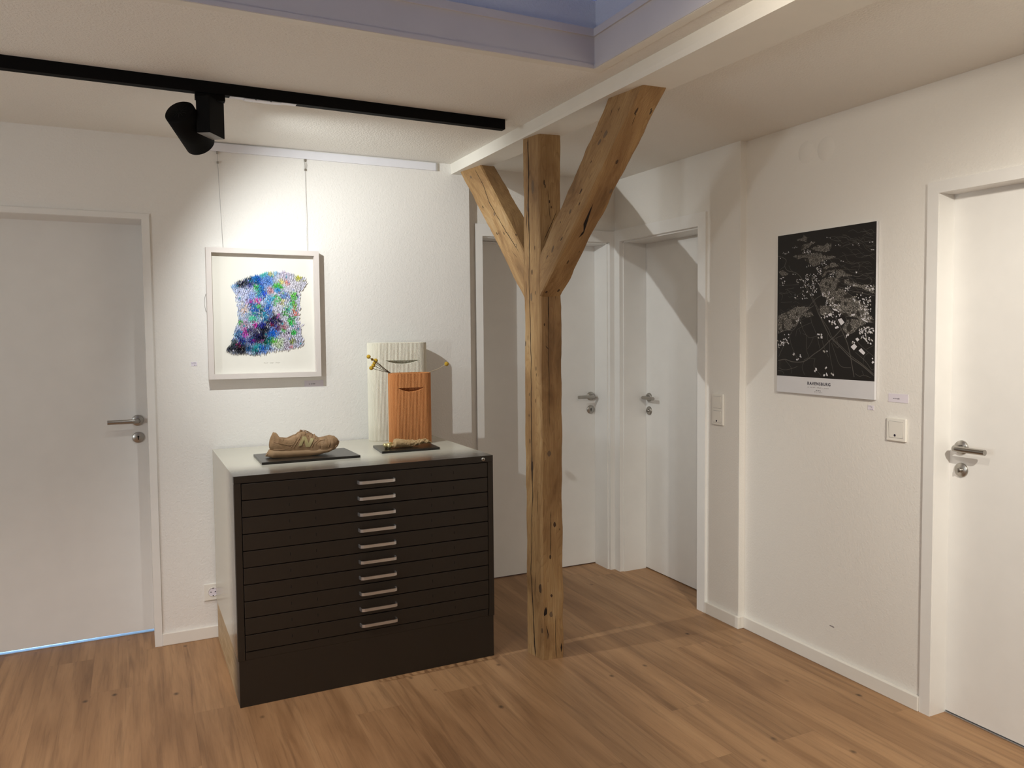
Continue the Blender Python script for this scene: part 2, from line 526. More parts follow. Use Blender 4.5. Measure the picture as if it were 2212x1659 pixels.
# ------------------------------------------------------------------ doors
def lever_set(door, along, out, pos, zk, key='pull', grip=0.128, z=1.05):
    """door handle with round rose plus lock rose below. along: unit vector of the grip; out: unit vector into the room; pos: (x,y) on the leaf"""
    al, ou = Vector(along), Vector(out)
    base = Vector((pos[0], pos[1], z)) - door.location
    h = MB()
    h.lathe([(0.0001, .0), (.0105, .0), (.0105, .045)], base, ou, 18)
    c = base + ou * .045
    pts = [base + ou * .03, base + ou * .044 + al * .001, base + ou * .052 + al * .006, base + ou * .0545 + al * .016, base + ou * .055 + al * .04, base + ou * .055 + al * grip]
    h.tube(pts, .0105, 16)
    hd = h.build('door_handle', 'steel', door)
    m = MB(); m.lathe([(0.0001, .009), (.0245, .009), (.026, .0075), (.0265, 0)], base, ou, 32)
    m.build('rose', 'steel', hd)
    kb = Vector((pos[0], pos[1], zk)) - door.location
    m = MB(); m.lathe([(0.0001, .008), (.024, .008), (.0262, .006), (.0265, 0)], kb, ou, 32)
    kp = m.build('lock_rose', 'steel', door)
    m = MB()
    if key == 'slot':
        m.lathe([(0.0001, .0088), (.0042, .0088), (.0042, .0)], kb + Vector((0, 0, .004)), ou, 14)
        s = Vector((0, 0, 1)); q = kb + ou * .0084
        m.prism([q - al * .0022 - s * .011, q + al * .0022 - s * .011, q + al * .0022 + s * .004, q - al * .0022 + s * .004], ou * .0004)
        m.build('keyhole', 'pit_dark', kp)
    else:
        m.lathe([(0.0001, .016), (.0075, .016), (.009, .013), (.009, .007)], kb, ou, 20)
        s = Vector((0, 0, 1)); q = kb + ou * .016
        m.prism([q - al * .0022 - s * .0075, q + al * .0022 - s * .0075, q + al * .0022 + s * .0075, q - al * .0022 + s * .0075], ou * .008)
        m.build('lock_turn', 'steel', kp)

# door 1 (left, in the picture wall)
d = sempty('door_1', ((D1W0 + D1W1) / 2, D1Y, 0))
m = MB(); m.cbox((D1W0 - .004, D1Y, .0125), (D1W1 + .004, D1Y + .04, D1H + .002), .002); rel(m, d.location).build('door_leaf', 'lacquer', d)
m = MB()
CD = .010
m.box((D1W1 - .001, YA - CD, 0), (D1W1 + .031, YA + .002, 2.012)); m.box((D1W0 - .031, YA - CD, 0), (D1W0 + .001, YA + .002, 2.012))
m.box((D1W0 + .001, YA - CD, D1H), (D1W1 - .001, YA + .002, 2.012))
m.box((D1W1 - .001, YA, 0), (D1W1 + .008, D1Y + .05, D1H)); m.box((D1W0 - .008, YA, 0), (D1W0 + .001, D1Y + .05, D1H)); m.box((D1W0, YA, D1H - .001), (D1W1, D1Y + .05, D1H + .008))
rel(m, d.location).build('door_frame', 'lacquer', d)
lever_set(d, (-1, 0, 0), (0, -1, 0), (0.004, D1Y), 0.9645, 'slot', z=1.0475)
m = MB(); m.box((D1W0, D1Y - .004, 0.0005), (D1W1, D1Y + .05, .003)); rel(m, d.location).build('threshold', 'alu', d)

# door 2 (alcove)
d = sempty('door_2', ((D2X0 + D2X1) / 2, D2Y, 0))
m = MB(); m.cbox((D2X0 - .004, D2Y, .006), (D2X1 + .004, D2Y + .04, D2H + .002), .002); rel(m, d.location).build('door_leaf', 'lacquer', d)
m = MB()
def casing_y(m, x0, x1, ztop, y, left=.0405, right=.0405, tw=.066, dep=.014):
    m.box((x0 - left, y - dep, 0), (x0 + .0005, y + .002, ztop)); m.box((x1 - .0005, y - dep, 0), (x1 + right, y + .002, ztop))
    m.box((x0 + .0005, y - dep, ztop - tw), (x1 - .0005, y + .002, ztop))
casing_y(m, D2X0, D2X1, 2.0625, YD)
# jamb with a small step
m.box((D2X1 - .001, YD - .003, 0), (D2X1 + .012, D2Y + .05, D2H)); m.box((D2X0 - .012, YD - .003, 0), (D2X0 + .001, D2Y + .05, D2H)); m.box((D2X0, YD - .003, D2H - .001), (D2X1, D2Y + .05, D2H + .012))
m.box((D2X1 - .008, YD + .01, 0), (D2X1, D2Y - .001, D2H - .008)); m.box((D2X0, YD + .01, 0), (D2X0 + .008, D2Y - .001, D2H - .008)); m.box((D2X0 + .008, YD + .01, D2H - .008), (D2X1 - .008, D2Y - .001, D2H))
rel(m, d.location).build('door_frame', 'lacquer', d)
lever_set(d, (-1, 0, 0), (0, -1, 0), (2.519, D2Y), 0.9765, 'slot', grip=.115, z=1.0605)
m = MB(); m.cbox((1.80, D2Y - .012, 1.975), (1.905, D2Y, 1.987), .002); rel(m, d.location).build('draught_stop', 'lacquer', d)

# door 3 (right wall, far)
d = sempty('door_3', (D3X, (D3Y0 + D3Y1) / 2, 0))
m = MB(); m.cbox((D3X, D3Y0 - .004, .006), (D3X + .04, D3Y1 + .004, D3H + .002), .002); rel(m, d.location).build('door_leaf', 'lacquer', d)
def casing_x(m, y0, y1, ztop, x, near, far, tw, dep):
    m.box((x - dep, y0 - near, 0), (x + .002, y0 + .0005, ztop)); m.box((x - dep, y1 - .0005, 0), (x + .002, y1 + far, ztop))
    m.box((x - dep, y0 + .0005, ztop - tw), (x + .002, y1 - .0005, ztop))
m = MB(); casing_x(m, D3Y0, D3Y1, 2.0665, XF, .064, .058, .068, .013)
m.box((XF - .003, D3Y1 - .001, 0), (D3X + .05, D3Y1 + .012, D3H)); m.box((XF - .003, D3Y0 - .012, 0), (D3X + .05, D3Y0 + .001, D3H)); m.box((XF - .003, D3Y0, D3H - .001), (D3X + .05, D3Y1, D3H + .012))
m.box((XF + .012, D3Y1 - .008, 0), (D3X - .001, D3Y1, D3H - .008)); m.box((XF + .012, D3Y0, 0), (D3X - .001, D3Y0 + .008, D3H - .008)); m.box((XF + .012, D3Y0 + .008, D3H - .008), (D3X - .001, D3Y1 - .008, D3H))
rel(m, d.location).build('door_frame', 'lacquer', d)
lever_set(d, (0, -1, 0), (-1, 0, 0), (D3X, 4.088), 0.9795, 'turn', grip=.118, z=1.0615)

# door 4 (right wall, near)
d = sempty('door_4', (D4X, (D4Y0 + D4Y1) / 2, 0))
m = MB(); m.cbox((D4X, D4Y0 - .004, .007), (D4X + .04, D4Y1 + .004, D4H + .002), .002); rel(m, d.location).build('door_leaf', 'lacquer', d)
m = MB(); casing_x(m, D4Y0, D4Y1, 2.002, XB, .045, .045, .043, .011)
m.box((XB - .004, D4Y1 - .001, 0), (D4X + .05, D4Y1 + .008, D4H)); m.box((XB - .004, D4Y0 - .008, 0), (D4X + .05, D4Y0 + .001, D4H)); m.box((XB - .004, D4Y0, D4H - .001), (D4X + .05, D4Y1, D4H + .008))
rel(m, d.location).build('door_frame', 'lacquer', d)
lever_set(d, (0, -1, 0), (-1, 0, 0), (D4X, 1.9535), 0.9395, 'turn', grip=.128, z=1.0235)
m = MB(); m.box((D4X - .006, D4Y0, 0.0005), (D4X + .05, D4Y1, .004)); rel(m, d.location).build('threshold', 'alu', d)
# ------------------------------------------------------------------ timber post with two braces
post_t = thing('timber_post', 'old squared timber post with two diagonal braces under the white beam', 'post', (1.614, 3.219, 0))
def timber(name, ends, sections, seed, parent, bevel=.006, rough=.0035, extras=None):
    """beam between two end quads (4 corners each, same order); returns object with UVs in metres"""
    A = [Vector(p) for p in ends[0]]; B = [Vector(p) for p in ends[1]]
    L = ((A[0] + A[2]) - (B[0] + B[2])).length / 2
    N = 5
    rings, uvs = [], []
    for i in range(sections + 1):
        t = i / sections
        C = [A[k].lerp(B[k], t) for k in range(4)]
        cen = sum(C, Vector()) / 4
        pts, us, u = [], [], 0.0
        for k in range(4):
            p, q = C[k], C[(k + 1) % 4]
            ln = (q - p).length
            bv = bevel / ln * (1 + .8 * noise.noise(Vector((seed * 3.1 + k, t * L * 5, 2))))
            for j in range(N):
                s = bv + (1 - 2 * bv) * j / (N - 1)
                pos = p.lerp(q, s)
                n1 = noise.noise(pos * 9 + Vector((seed, 0, 0))) * rough + noise.noise(pos * 34 + Vector((seed, 5, 0))) * rough * .35
                edge = 1.0 + 1.2 * (abs(s - .5) * 2) ** 4
                pos = pos + (pos - cen).normalized() * n1 * edge
                pts.append(pos); us.append(u + s * ln)
            u += ln
        rings.append(pts); uvs.append((us, t * L, u))
    n = len(rings[0])
    me = bpy.data.meshes.new(name)
    vs = [tuple(p - parent.location) for r in rings for p in r]
    fs, fuv = [], []
    for i in range(sections):
        for k in range(n):
            k2 = (k + 1) % n
            fs.append((i * n + k, i * n + k2, (i + 1) * n + k2, (i + 1) * n + k))
            ua, ub = uvs[i][0][k], uvs[i][0][k2] if k2 else uvs[i][2]
            fuv.append(((ua, uvs[i][1]), (ub, uvs[i][1]), (ub, uvs[i + 1][1]), (ua, uvs[i + 1][1])))
    fs.append(tuple(range(n))[::-1]); fuv.append([(.01 * j, 0) for j in range(n)])
    fs.append(tuple(range(sections * n, sections * n + n))); fuv.append([(.01 * j, 0) for j in range(n)])
    nwood = len(fs)
    mi = [0] * nwood
    # cracks, holes and knots: thin inlays lying on a face; (face k, [(s, t, halfwidth_m)...], material)
    def surf(k, s, t, lift):
        ti = max(0, min(sections, t * sections)); i0 = min(int(ti), sections - 1); f = ti - i0
        si = max(0.0, min(1.0, s)) * (N - 1); j0 = min(int(si), N - 2); g = si - j0
        def P(i): return rings[i][k * N + j0].lerp(rings[i][k * N + j0 + 1], g)
        p = P(i0).lerp(P(i0 + 1), f)
        C = [A[q].lerp(B[q], t) for q in range(4)]
        nr = ((C[k] + C[(k + 1) % 4]) / 2 - sum(C, Vector()) / 4).normalized()
        return p + nr * lift
    rnd = random.Random(seed)
    for (k, line, mat) in (extras or []):
        W = (A[(k + 1) % 4] - A[k]).length
        if mat == 1:
            dense = []
            for a, b_ in zip(line[:-1], line[1:]):
                steps = max(2, int(abs(b_[1] - a[1]) * L / .02))
                for q in range(steps):
                    f = q / steps
                    dense.append([a[x] + (b_[x] - a[x]) * f for x in range(3)])
            dense.append(list(line[-1]))
            b0 = len(vs)
            for q, (s, t, hw) in enumerate(dense):
                s += .02 * noise.noise(Vector((seed * 7 + t * 30, k, 0)))
                hw *= .75 + .6 * rnd.random()
                if q in (0, len(dense) - 1): hw *= .1
                for sg in (-1, 1):
                    vs.append(tuple(surf(k, s + sg * hw / W, t, .0006) - parent.location))
            for q in range(len(dense) - 1):
                fs.append((b0 + 2 * q, b0 + 2 * q + 1, b0 + 2 * q + 3, b0 + 2 * q + 2)); mi.append(1); fuv.append([(0, 0)] * 4)
        else:
            s, t, a, h = line
            b0 = len(vs); K = 14
            for q in range(K):
                th = q * 2 * PI / K; rr = .85 + .3 * rnd.random()
                vs.append(tuple(surf(k, s + math.cos(th) * a * rr / W, t + math.sin(th) * h * rr / L, .0004) - parent.location))
            fs.append(tuple(range(b0, b0 + K))); mi.append(mat); fuv.append([(0, 0)] * K)
    me.from_pydata(vs, [], fs)
    uvl = me.uv_layers.new(name='UVMap')
    li = 0
    for p, fu in zip(me.polygons, fuv):
        for (uu, vv) in fu:
            uvl.data[li].uv = (uu + seed * .37, vv + seed * .11); li += 1
    for p, q in zip(me.polygons, mi):
        p.material_index = q
    me.update()
    return link(name, me, ['timber', 'crack', 'knot', 'knot_dark'], parent)

PZ = 2.3137
# corner order: left-back, left-front, right-front, right-back  -> faces 0:left(-X) 1:front(-Y) 2:right 3:back
pb = [(1.5565, 3.289, 0.0), (1.573, 3.1605, 0.0), (1.6735, 3.148, 0.0), (1.657, 3.2765, 0.0)]
ptp = [(x - .0, y, PZ + .002) for x, y, z in pb]
Lp = PZ
post_extras = [
    (0, [(.33, .999, .0025), (.36, .93, .003), (.30, .88, .0035), (.37, .80, .002), (.33, .72, .0018), (.36, .66, .002), (.42, .58, .0018), (.40, .45, .0022), (.42, .40, .0018), (.44, .36, .005), (.45, .33, .002), (.36, .24, .0014), (.30, .16, .0018), (.40, .10, .0025), (.48, .05, .0035), (.58, .0, .0045)], 1),
    (0, (.62, .905, .010, .030), 2), (0, (.25, .868, .008, .020), 2), (0, (.45, .932, .003, .015), 3), (0, (.46, .698, .008, .018), 2),
    (0, (.55, .745, .005, .012), 3), (0, (.44, .372, .010, .026), 3), (0, (.72, .79, .0025, .010), 3), (0, (.7, .50, .002, .01), 3), (0, (.2, .62, .0022, .012), 3), (0, (.78, .55, .002, .008), 3), (0, (.25, .47, .003, .006), 3), (0, (.92, .14, .012, .020), 1 + 2),
    (0, [(.2, .86, .0015), (.18, .83, .002)], 1), (0, [(.6, .17, .001), (.55, .12, .0015)], 1), (0, [(.15, .73, .001), (.12, .70, .001)], 1), (0, [(.8, .33, .001), (.78, .28, .001)], 1),
    (1, [(.04, .087, .0095), (.10, .093, .0095), (.13, .104, .004)], 1), (1, (.40, .088, .009, .013), 2), (1, [(.12, .068, .0025), (.22, .05, .0022), (.2, .04, .0012)], 1),
    (1, [(.64, .085, .001), (.62, .04, .0013), (.66, .0, .0014)], 1), (1, [(.93, .03, .003), (.92, .012, .004)], 1), (1, (.42, .125, .005, .007), 3), (1, (.38, .20, .005, .010), 3), (1, (.62, .262, .007, .012), 3),
    (1, (.35, .40, .010, .014), 2), (1, (.35, .40, .0045, .006), 3), (1, [(.35, .70, .0008), (.37, .55, .0012), (.36, .45, .0008)], 1), (1, [(.42, .29, .001), (.4, .2, .0014)], 1),
    (1, [(.36, .715, .0012), (.37, .655, .0014)], 1), (1, [(.74, .715, .0012), (.74, .69, .001)], 1), (1, [(.36, .7145, .0014), (.74, .7148, .0014)], 1), (1, [(.2, .605, .003), (.36, .598, .003)], 1), (1, (.14, .645, .004, .006), 3),
    (1, [(.35, .90, .0008), (.45, .86, .001), (.5, .84, .0008)], 1), (1, [(.15, .80, .0012), (.85, .86, .0012)], 1), (1, (.45, .875, .004, .007), 3), (1, (.55, .865, .003, .005), 3),
]
timber('post', (pb, ptp), 90, 1, post_t, .006, .0022, post_extras)
# near brace: from the post's front face up and forward to the beam
y0 = lambda x: 3.1605 - (x - 1.573) * .124
nb = [(1.5735, y0(1.5735) + .004, 1.800), (1.5735, y0(1.5735) + .004, 1.612), (1.672, y0(1.672) + .004, 1.612), (1.672, y0(1.672) + .004, 1.800)]
nt = [(1.568, 2.579, PZ + .002), (1.5915, 2.381, PZ + .002), (1.689, 2.376, PZ + .002), (1.666, 2.574, PZ + .002)]
br_ex = [(0, (.50, .80, .012, .018), 2), (0, (.40, .76, .009, .014), 2), (0, (.55, .18, .010, .016), 2), (0, (.6, .52, .006, .01), 3), (0, (.55, .40, .008, .012), 2), (0, (.8, .47, .004, .008), 3), (0, (.45, .66, .003, .008), 3), (0, (.3, .3, .003, .006), 3),
         (0, [(.3, .93, .0012), (.35, .89, .0016)], 1), (0, [(.55, .93, .0012), (.58, .90, .0016)], 1), (0, [(.7, .62, .001), (.72, .58, .0014)], 1), (0, [(.8, .35, .0015), (.82, .31, .0015)], 1), (0, [(.35, .57, .001), (.38, .53, .001)], 1),
         (1, [(.30, .50, .001), (.36, .44, .004), (.40, .40, .007), (.52, .365, .003), (.50, .35, .006), (.42, .33, .0015)], 1), (1, (.2, .90, .004, .012), 3), (1, (.45, .69, .006, .009), 3), (1, (.9, .56, .007, .012), 2), (1, (.5, .2, .003, .01), 3), (1, [(.25, .88, .001), (.28, .84, .002)], 1), (1, (.15, .03, .006, .006), 3), (1, (.75, .04, .006, .008), 3)]
timber('brace', (nb, nt), 44, 2, post_t, .007, .003, br_ex)
# far brace: from the post's back face up and away
yb = lambda x: 3.289 - (x - 1.5565) * .124
fb = [(1.5565, yb(1.5565) - .004, 1.612), (1.5565, yb(1.5565) - .004, 1.822), (1.656, yb(1.656) - .004, 1.822), (1.656, yb(1.656) - .004, 1.612)]
ft = [(1.566, 4.092, PZ + .002), (1.5955, 3.879, PZ + .002), (1.676, 3.879, PZ + .002), (1.665, 4.092, PZ + .002)]
fb_ex = [(0, [(.70, .98, .001), (.72, .80, .002), (.60, .62, .0022), (.64, .45, .002), (.72, .25, .002), (.80, .08, .0015)], 1), (0, (.35, .92, .008, .012), 2), (0, (.55, .52, .009, .012), 2), (0, [(.5, .2, .0008), (.6, .1, .001)], 1), (0, (.3, .4, .003, .006), 3)]
timber('brace', (fb, ft), 44, 3, post_t, .006, .003, fb_ex)

# ------------------------------------------------------------------ plan chest
CABL = (0.3234, 3.3054, 0.0)
cab = thing('plan_chest', 'wide dark grey ten-drawer plan chest with cream sides on a plinth', 'cabinet', CABL, 0.0097)
CW, CDp, CT_, CB = 1.0857, 0.845, 0.913, 0.186
STL = 0.0255
DZ0, DZ1 = 0.2200, 0.8832
m = MB()
m.box((.003, .004, 0), (CW - .003, .010, CB), 1)
m.box((.003, .010, 0), (.02, CDp - .01, CB), 0); m.box((CW - .02, .010, 0), (CW - .003, CDp - .01, CB), 0); m.box((.02, CDp - .03, 0), (CW - .02, CDp - .01, CB), 0)
m.build('plinth', ['cab_board', 'cab_dark'], cab)
m = MB()   # pale shell: sides, top, back
m.box((0, .0006, CB), (.0012, CDp, CT_ - .0012), 0); m.box((CW - .0012, .0006, CB), (CW, CDp, CT_ - .0012), 0); m.box((0, .0006, CT_ - .0012), (CW, CDp, CT_), 0); m.box((.0012, CDp - .002, CB), (CW - .0012, CDp, CT_ - .0012), 0)
m.box((.0012, .03, CB), (CW - .0012, CDp - .002, CB + .002), 0)
m.build('shell', ['cab_pale'], cab)
m = MB()   # dark front frame
m.cbox((0, 0, CB), (STL, .024, DZ1 + .001), .0012); m.cbox((CW - STL, 0, CB), (CW, .024, DZ1 + .001), .0012)
m.cbox((0, -.0008, DZ1 + .0016), (CW, .024, CT_ - .0004), .0007)
m.cbox((STL + .0022, .0035, CB), (CW - STL - .0022, .022, DZ0 - .0025), .0012)
m.box((STL - .001, .016, CB), (CW - STL + .001, .03, DZ1 + .001), 1)
m.build('front_frame', ['cab_dark', 'cab_slot'], cab)
ND = 10
dh = (DZ1 - DZ0) / ND
dr_me = hd_me = None
for i in range(ND):
    zc = DZ1 - dh * (i + .5)
    if i == 0:
        m = MB()
        x0, x1 = STL + .0024, CW - STL - .0024
        hh = dh / 2 - .0017
        m.cbox((x0, -.002, -hh), (x1, .02, hh), .0013)
        for u in (.204, .306, .795, .897):
            m.box((u - .0013, -.0023, -.005), (u + .0013, -.0015, .007), 1)
        dr = m.build('drawer', ['cab_dark', 'cab_slot'], cab, (0, 0, zc))
        m = MB()
        xa, xb, so = .4735, .6335, -.030
        pts = [(xa + .004, -.001, 0), (xa + .004, so + .012, 0), (xa + .007, so + .004, 0), (xa + .016, so, 0), (.5 * (xa + xb), so, 0), (xb - .016, so, 0), (xb - .007, so + .004, 0), (xb - .004, so + .012, 0), (xb - .004, -.001, 0)]
        pv = [Vector(p) for p in pts]
        # flat strap: 13 mm tall, 4 mm thick
        vs = []
        for q, p in enumerate(pv):
            t = (pv[min(q + 1, 8)] - pv[max(q - 1, 0)]).normalized(); n_ = Vector((-t.y, t.x, 0))
            for a, b_ in ((-1, -1), (1, -1), (1, 1), (-1, 1)):
                vs.append(p + n_ * .0024 * a + Vector((0, 0, .0062 * b_)))
        fs = [[q * 4 + k, q * 4 + (k + 1) % 4, q * 4 + 4 + (k + 1) % 4, q * 4 + 4 + k] for q in range(8) for k in range(4)] + [[0, 1, 2, 3], [32, 33, 34, 35]]
        m.add(vs, fs)
        hd = m.build('handle', 'alu', dr, (0, 0, -.002))
        dr_me, hd_me = dr, hd
    else:
        d2 = dr_me.copy(); COL.objects.link(d2); d2.location = (0, 0, zc); d2.parent = cab
        h2 = hd_me.copy(); COL.objects.link(h2); h2.parent = d2
m = MB()
lk = Vector((1.038, -.0005, .8985))
m.lathe([(0.0001, .0065), (.006, .0065), (.0082, .005), (.0088, 0)], lk, (0, -1, 0), 24)
m.lathe([(0.0001, .0070), (.0025, .0070), (.0025, .006)], lk, (0, -1, 0), 12, 1)
m.build('lock', ['steel', 'pit_dark'], cab)

# ------------------------------------------------------------------ vases
def vase(name, label, loc, W, D, H, ribs, col, mouth, rough=.6):
    """stadium-section ribbed vase; mouth = (x centre, half width, z of the straight upper lip, drop, depth)"""
    t = thing(name, label, 'vase', loc)
    r = D / 2; L = W - D
    per = 2 * L + 2 * PI * r
    n = ribs * 6
    def sec(s):
        s %= per
        if s < L: return (-L / 2 + s, -r, 0, -1)
        s -= L
        if s < PI * r:
            a = -PI / 2 + s / r
            return (L / 2 + r * math.cos(a), r * math.sin(a), math.cos(a), math.sin(a))
        s -= PI * r
        if s < L: return (L / 2 - s, r, 0, 1)
        s -= L
        a = PI / 2 + s / r
        return (-L / 2 + r * math.cos(a), r * math.sin(a), math.cos(a), math.sin(a))
    mx, hw, zt, drop, dep = mouth
    zs = [0.0, .002, .005] + [H * k / 14 for k in range(1, 11)]
    zs = [z for z in zs if z < zt - drop - .012] + [zt - drop - .008 + (drop + .008) * k / 22 for k in range(23)] + [zt + .0004, zt + .006, zt + .02, (zt + H) / 2, H - .005, H - .0015, H]
    pitch = per / ribs
    m = MB(); vs = []
    for z in zs:
        inset = .0018 if z in (0.0, H) else (.0006 if z in (.002, H - .0015) else 0)
        for k in range(n):
            x, y, nx, ny = sec(k * per / n)
            g = abs(math.sin(PI * (k % 6) / 6.0))          # convex flutes, thin grooves
            amp = .0030 * (1 - g ** .6) * (0 if z > H - .004 else 1)
            d_ = inset + amp
            if ny < -.9 and abs(x - mx) < hw and z <= zt:
                e = 1 - ((x - mx) / hw) ** 2
                hgt = drop * e ** 1.15 + 1e-6
                q = (zt - z) / hgt
                if q < 1:
                    d_ += dep * e ** .6 * min(1.0, (1 - q) * 3.2)
            vs.append((x - nx * d_, y - ny * d_, z))
    nz = len(zs)
    fs = [[i * n + k, i * n + (k + 1) % n, (i + 1) * n + (k + 1) % n, (i + 1) * n + k] for i in range(nz - 1) for k in range(n)]
    # inner wall, following the pressed-in mouth
    ti = .005
    izs = [z for z in zs if z >= .010][::-1]
    for z in izs:
        for k in range(n):
            x, y, nx, ny = sec(k * per / n)
            dd = ti if z < H else ti - .001
            if ny < -.9 and abs(x - mx) < hw and z <= zt:
                e = 1 - ((x - mx) / hw) ** 2
                q = (zt - z) / (drop * e ** 1.15 + 1e-6)
                if q < 1.12:
                    dd += dep * e ** .6 * min(1.0, max(0, 1.12 - q) * 3.2)
            vs.append((x - nx * dd, y - ny * dd, z))
    ni = len(izs)
    for i in range(nz - 1, nz + ni - 1):
        fs += [[i * n + k, i * n + (k + 1) % n, (i + 1) * n + (k + 1) % n, (i + 1) * n + k] for k in range(n)]
    fs.append(list(range(n))[::-1]); fs.append(list(range((nz + ni - 1) * n, (nz + ni) * n)))
    m.add(vs, fs, 0, False)
    kk = plain(name + '_glaze', col, rough, 0)
    m.build('vase_body', [kk], t, None, True)
    return t
vase('white_vase', 'tall cream white ribbed vase with a smiling slot standing behind the orange vase', (1.2035, 4.078, CT_), .308, .120, .4995, 104, 'e6e2d2', (.012, .090, .4085, .0195, .036))
vase('orange_vase', 'terracotta orange ribbed vase with a smiling slot holding dry yellow flowers', (1.2035, 3.872, CT_), .214, .094, .352, 74, 'cb8850', (-.006, .066, .2805, .0215, .032))

# ------------------------------------------------------------------ billy button flowers
M['stem'] = plain('dry_brown_stem', '5d4a34', 0.8)
M['stem_pale'] = plain('dry_pale_stem', 'b9a88a', 0.8)
k = NT('yellow_flower_ball')
co = k.coord()
vv = k.n('ShaderNodeTexVoronoi'); vv.inputs['Scale'].default_value = 520
k.l(co, vv.inputs['Vector'])
k.l(k.ramp(vv.outputs['Distance'], [(0.0, srgb('e0bd45')), (0.6, srgb('c29a28')), (1, srgb('8a6a18'))]), k.b.inputs['Base Color'])
k.b.inputs['Roughness'].default_value = 0.85
k.bump(vv.outputs['Distance'], .6, .002)
M['flower'] = k.m
def billy(head, r, mid, foot, label, pale=False):
    t = thing('billy_button_flower', label, 'flower', foot, 0, 'billy button flowers in the orange vase')
    o = Vector(foot)
    P0, P1, P2 = Vector((0, 0, 0)), Vector(mid) - o, Vector(head) - o
    pts = []
    for i in range(17):
        f = i / 16
        if f < .4: pts.append(P0.lerp(P1, f / .4))
        else:
            g = (f - .4) / .6
            pts.append(P1.lerp(P2, g) + Vector((0, 0, -.006 * math.sin(PI * g) * (1 if pale else .2))))
    m = MB(); m.tube(pts, .0013, 8); m.build('stem', 'stem_pale' if pale else 'stem', t)
    bm = bmesh.new(); bmesh.ops.create_icosphere(bm, subdivisions=4, radius=r)
    for v in bm.verts:
        n_ = v.co.normalized()
        v.co += n_ * (noise.noise(n_ * 16 + o * 50) * r * .10)
    me = bpy.data.meshes.new('flower_head'); bm.to_mesh(me); bm.free()
    for p in me.polygons: p.use_smooth = True
    link('flower_head', me, 'flower', t, P2)
fl_l = [((1.0015, 3.868, 1.3481), .0098, 'dry yellow flower ball farthest out on the left'),
        ((1.0185, 3.880, 1.3345), .0066, 'smallest yellow flower ball, second from the left'),
        ((1.0350, 3.862, 1.3284), .0100, 'yellow flower ball highest above the left vase rim, nearest the stems'),
        ((1.0295, 3.876, 1.3175), .0085, 'yellow flower ball half hidden behind the upper left one'),
        ((1.0240, 3.860, 1.3055), .0094, 'yellow flower ball in the middle of the lower left pair'),
        ((1.0135, 3.858, 1.2930), .0102, 'lowest of the yellow flower balls on the left')]
for i, (h, r, lb) in enumerate(fl_l):
    yy = 3.8605 + .0045 * i                      # stems lie side by side in the rim, heads fan out in depth
    hy = 3.832 + .0145 * i + (.006 if i >= 3 else 0); f = hy / 3.87
    hd_ = (h[0] * f, hy, CAM_H + (h[2] - CAM_H) * f)
    billy(hd_, r, (1.1045 + .0006 * abs(i - 2.5) ** 1.5, yy, CT_ + .3535), (1.152, yy, CT_ + .235), lb)
billy((1.3968, 3.870, 1.304), .0108, (1.3035, 3.870, CT_ + .3535), (1.25, 3.870, CT_ + .24), 'single dry yellow flower ball leaning out on the right', True)

# ------------------------------------------------------------------ display boards
def board(name, label, pts, th):
    cx = sum(p[0] for p in pts) / 4; cy = sum(p[1] for p in pts) / 4
    bm = bmesh.new()
    vs = [bm.verts.new((p[0] - cx, p[1] - cy, z)) for z in (0, th) for p in pts]
    for f in ((3, 2, 1, 0), (4, 5, 6, 7), (0, 1, 5, 4), (1, 2, 6, 5), (2, 3, 7, 6), (3, 0, 4, 7)):
        bm.faces.new([vs[i] for i in f])
    bmesh.ops.bevel(bm, geom=bm.edges[:], offset=.0008, segments=1, affect='EDGES')
    bmesh.ops.recalc_face_normals(bm, faces=bm.faces[:])
    me = bpy.data.meshes.new(name); bm.to_mesh(me); bm.free()
    return tag(link(name, me, 'plate', None, (cx, cy, CT_ + .0002)), label, 'board')
BT = .0105
board('display_board', 'larger black display board under the beige shoe', [(.459, 3.542), (.872, 3.541), (.863, 3.812), (.459, 3.812)], BT)
board('display_board', 'smaller black display board under the crumpled paint tube', [(.986, 3.603), (1.262, 3.603), (1.271, 3.812), (1.0025, 3.822)], BT)

# ------------------------------------------------------------------ shoe sculpture
shoe = thing('paper_shoe', 'beige crumpled sneaker sculpture with a gold letter N on black board', 'shoe', (.655, 3.668, CT_ + BT + .0004), -.04)
k = NT('beige_crumpled_paper')
co = k.coord()
k.l(k.ramp(k.noise(co, 30, 4, .6, .5), [(0.3, srgb('7a5f40')), (0.6, srgb('957655')), (0.8, srgb('a68864'))]), k.b.inputs['Base Color'])
k.b.inputs['Roughness'].default_value = 0.75
k.bump(k.noise(k.mapping(co, (1, 1, 1.4)), 60, 2, .5, .6), .3, .005)
M['paper'] = k.m
M['sole_paper'] = plain('smooth_beige_paper', '8c7050', .7, 0, (90, .12, .003))
M['paper_dark'] = plain('beige_paper_inner', '7d6344', 0.85)
M['gold'] = plain('pale_gold_leaf', (0.62, 0.54, 0.28, 1), 0.42, .75)
SL = .305
def lerp_tab(tab, x):
    for (a, b_) in zip(tab[:-1], tab[1:]):
        if x <= b_[0]:
            f = (x - a[0]) / (b_[0] - a[0]); f = max(0, min(1, f)); f = f * f * (3 - 2 * f)
            return a[1] + (b_[1] - a[1]) * f
    return tab[-1][1]
X0 = -.148
top_t = [(0, .1085), (.02, .1045), (.05, .083), (.075, .080), (.11, .092), (.13, .105), (.148, .106), (.17, .096), (.19, .086), (.215, .0735), (.24, .0775), (.262, .0815), (.278, .078), (.290, .068), (.298, .056)]
base_t = [(0, .031), (.03, .0285), (.09, .024), (.19, .022), (.24, .025), (.27, .029), (.29, .040), (.298, .050)]
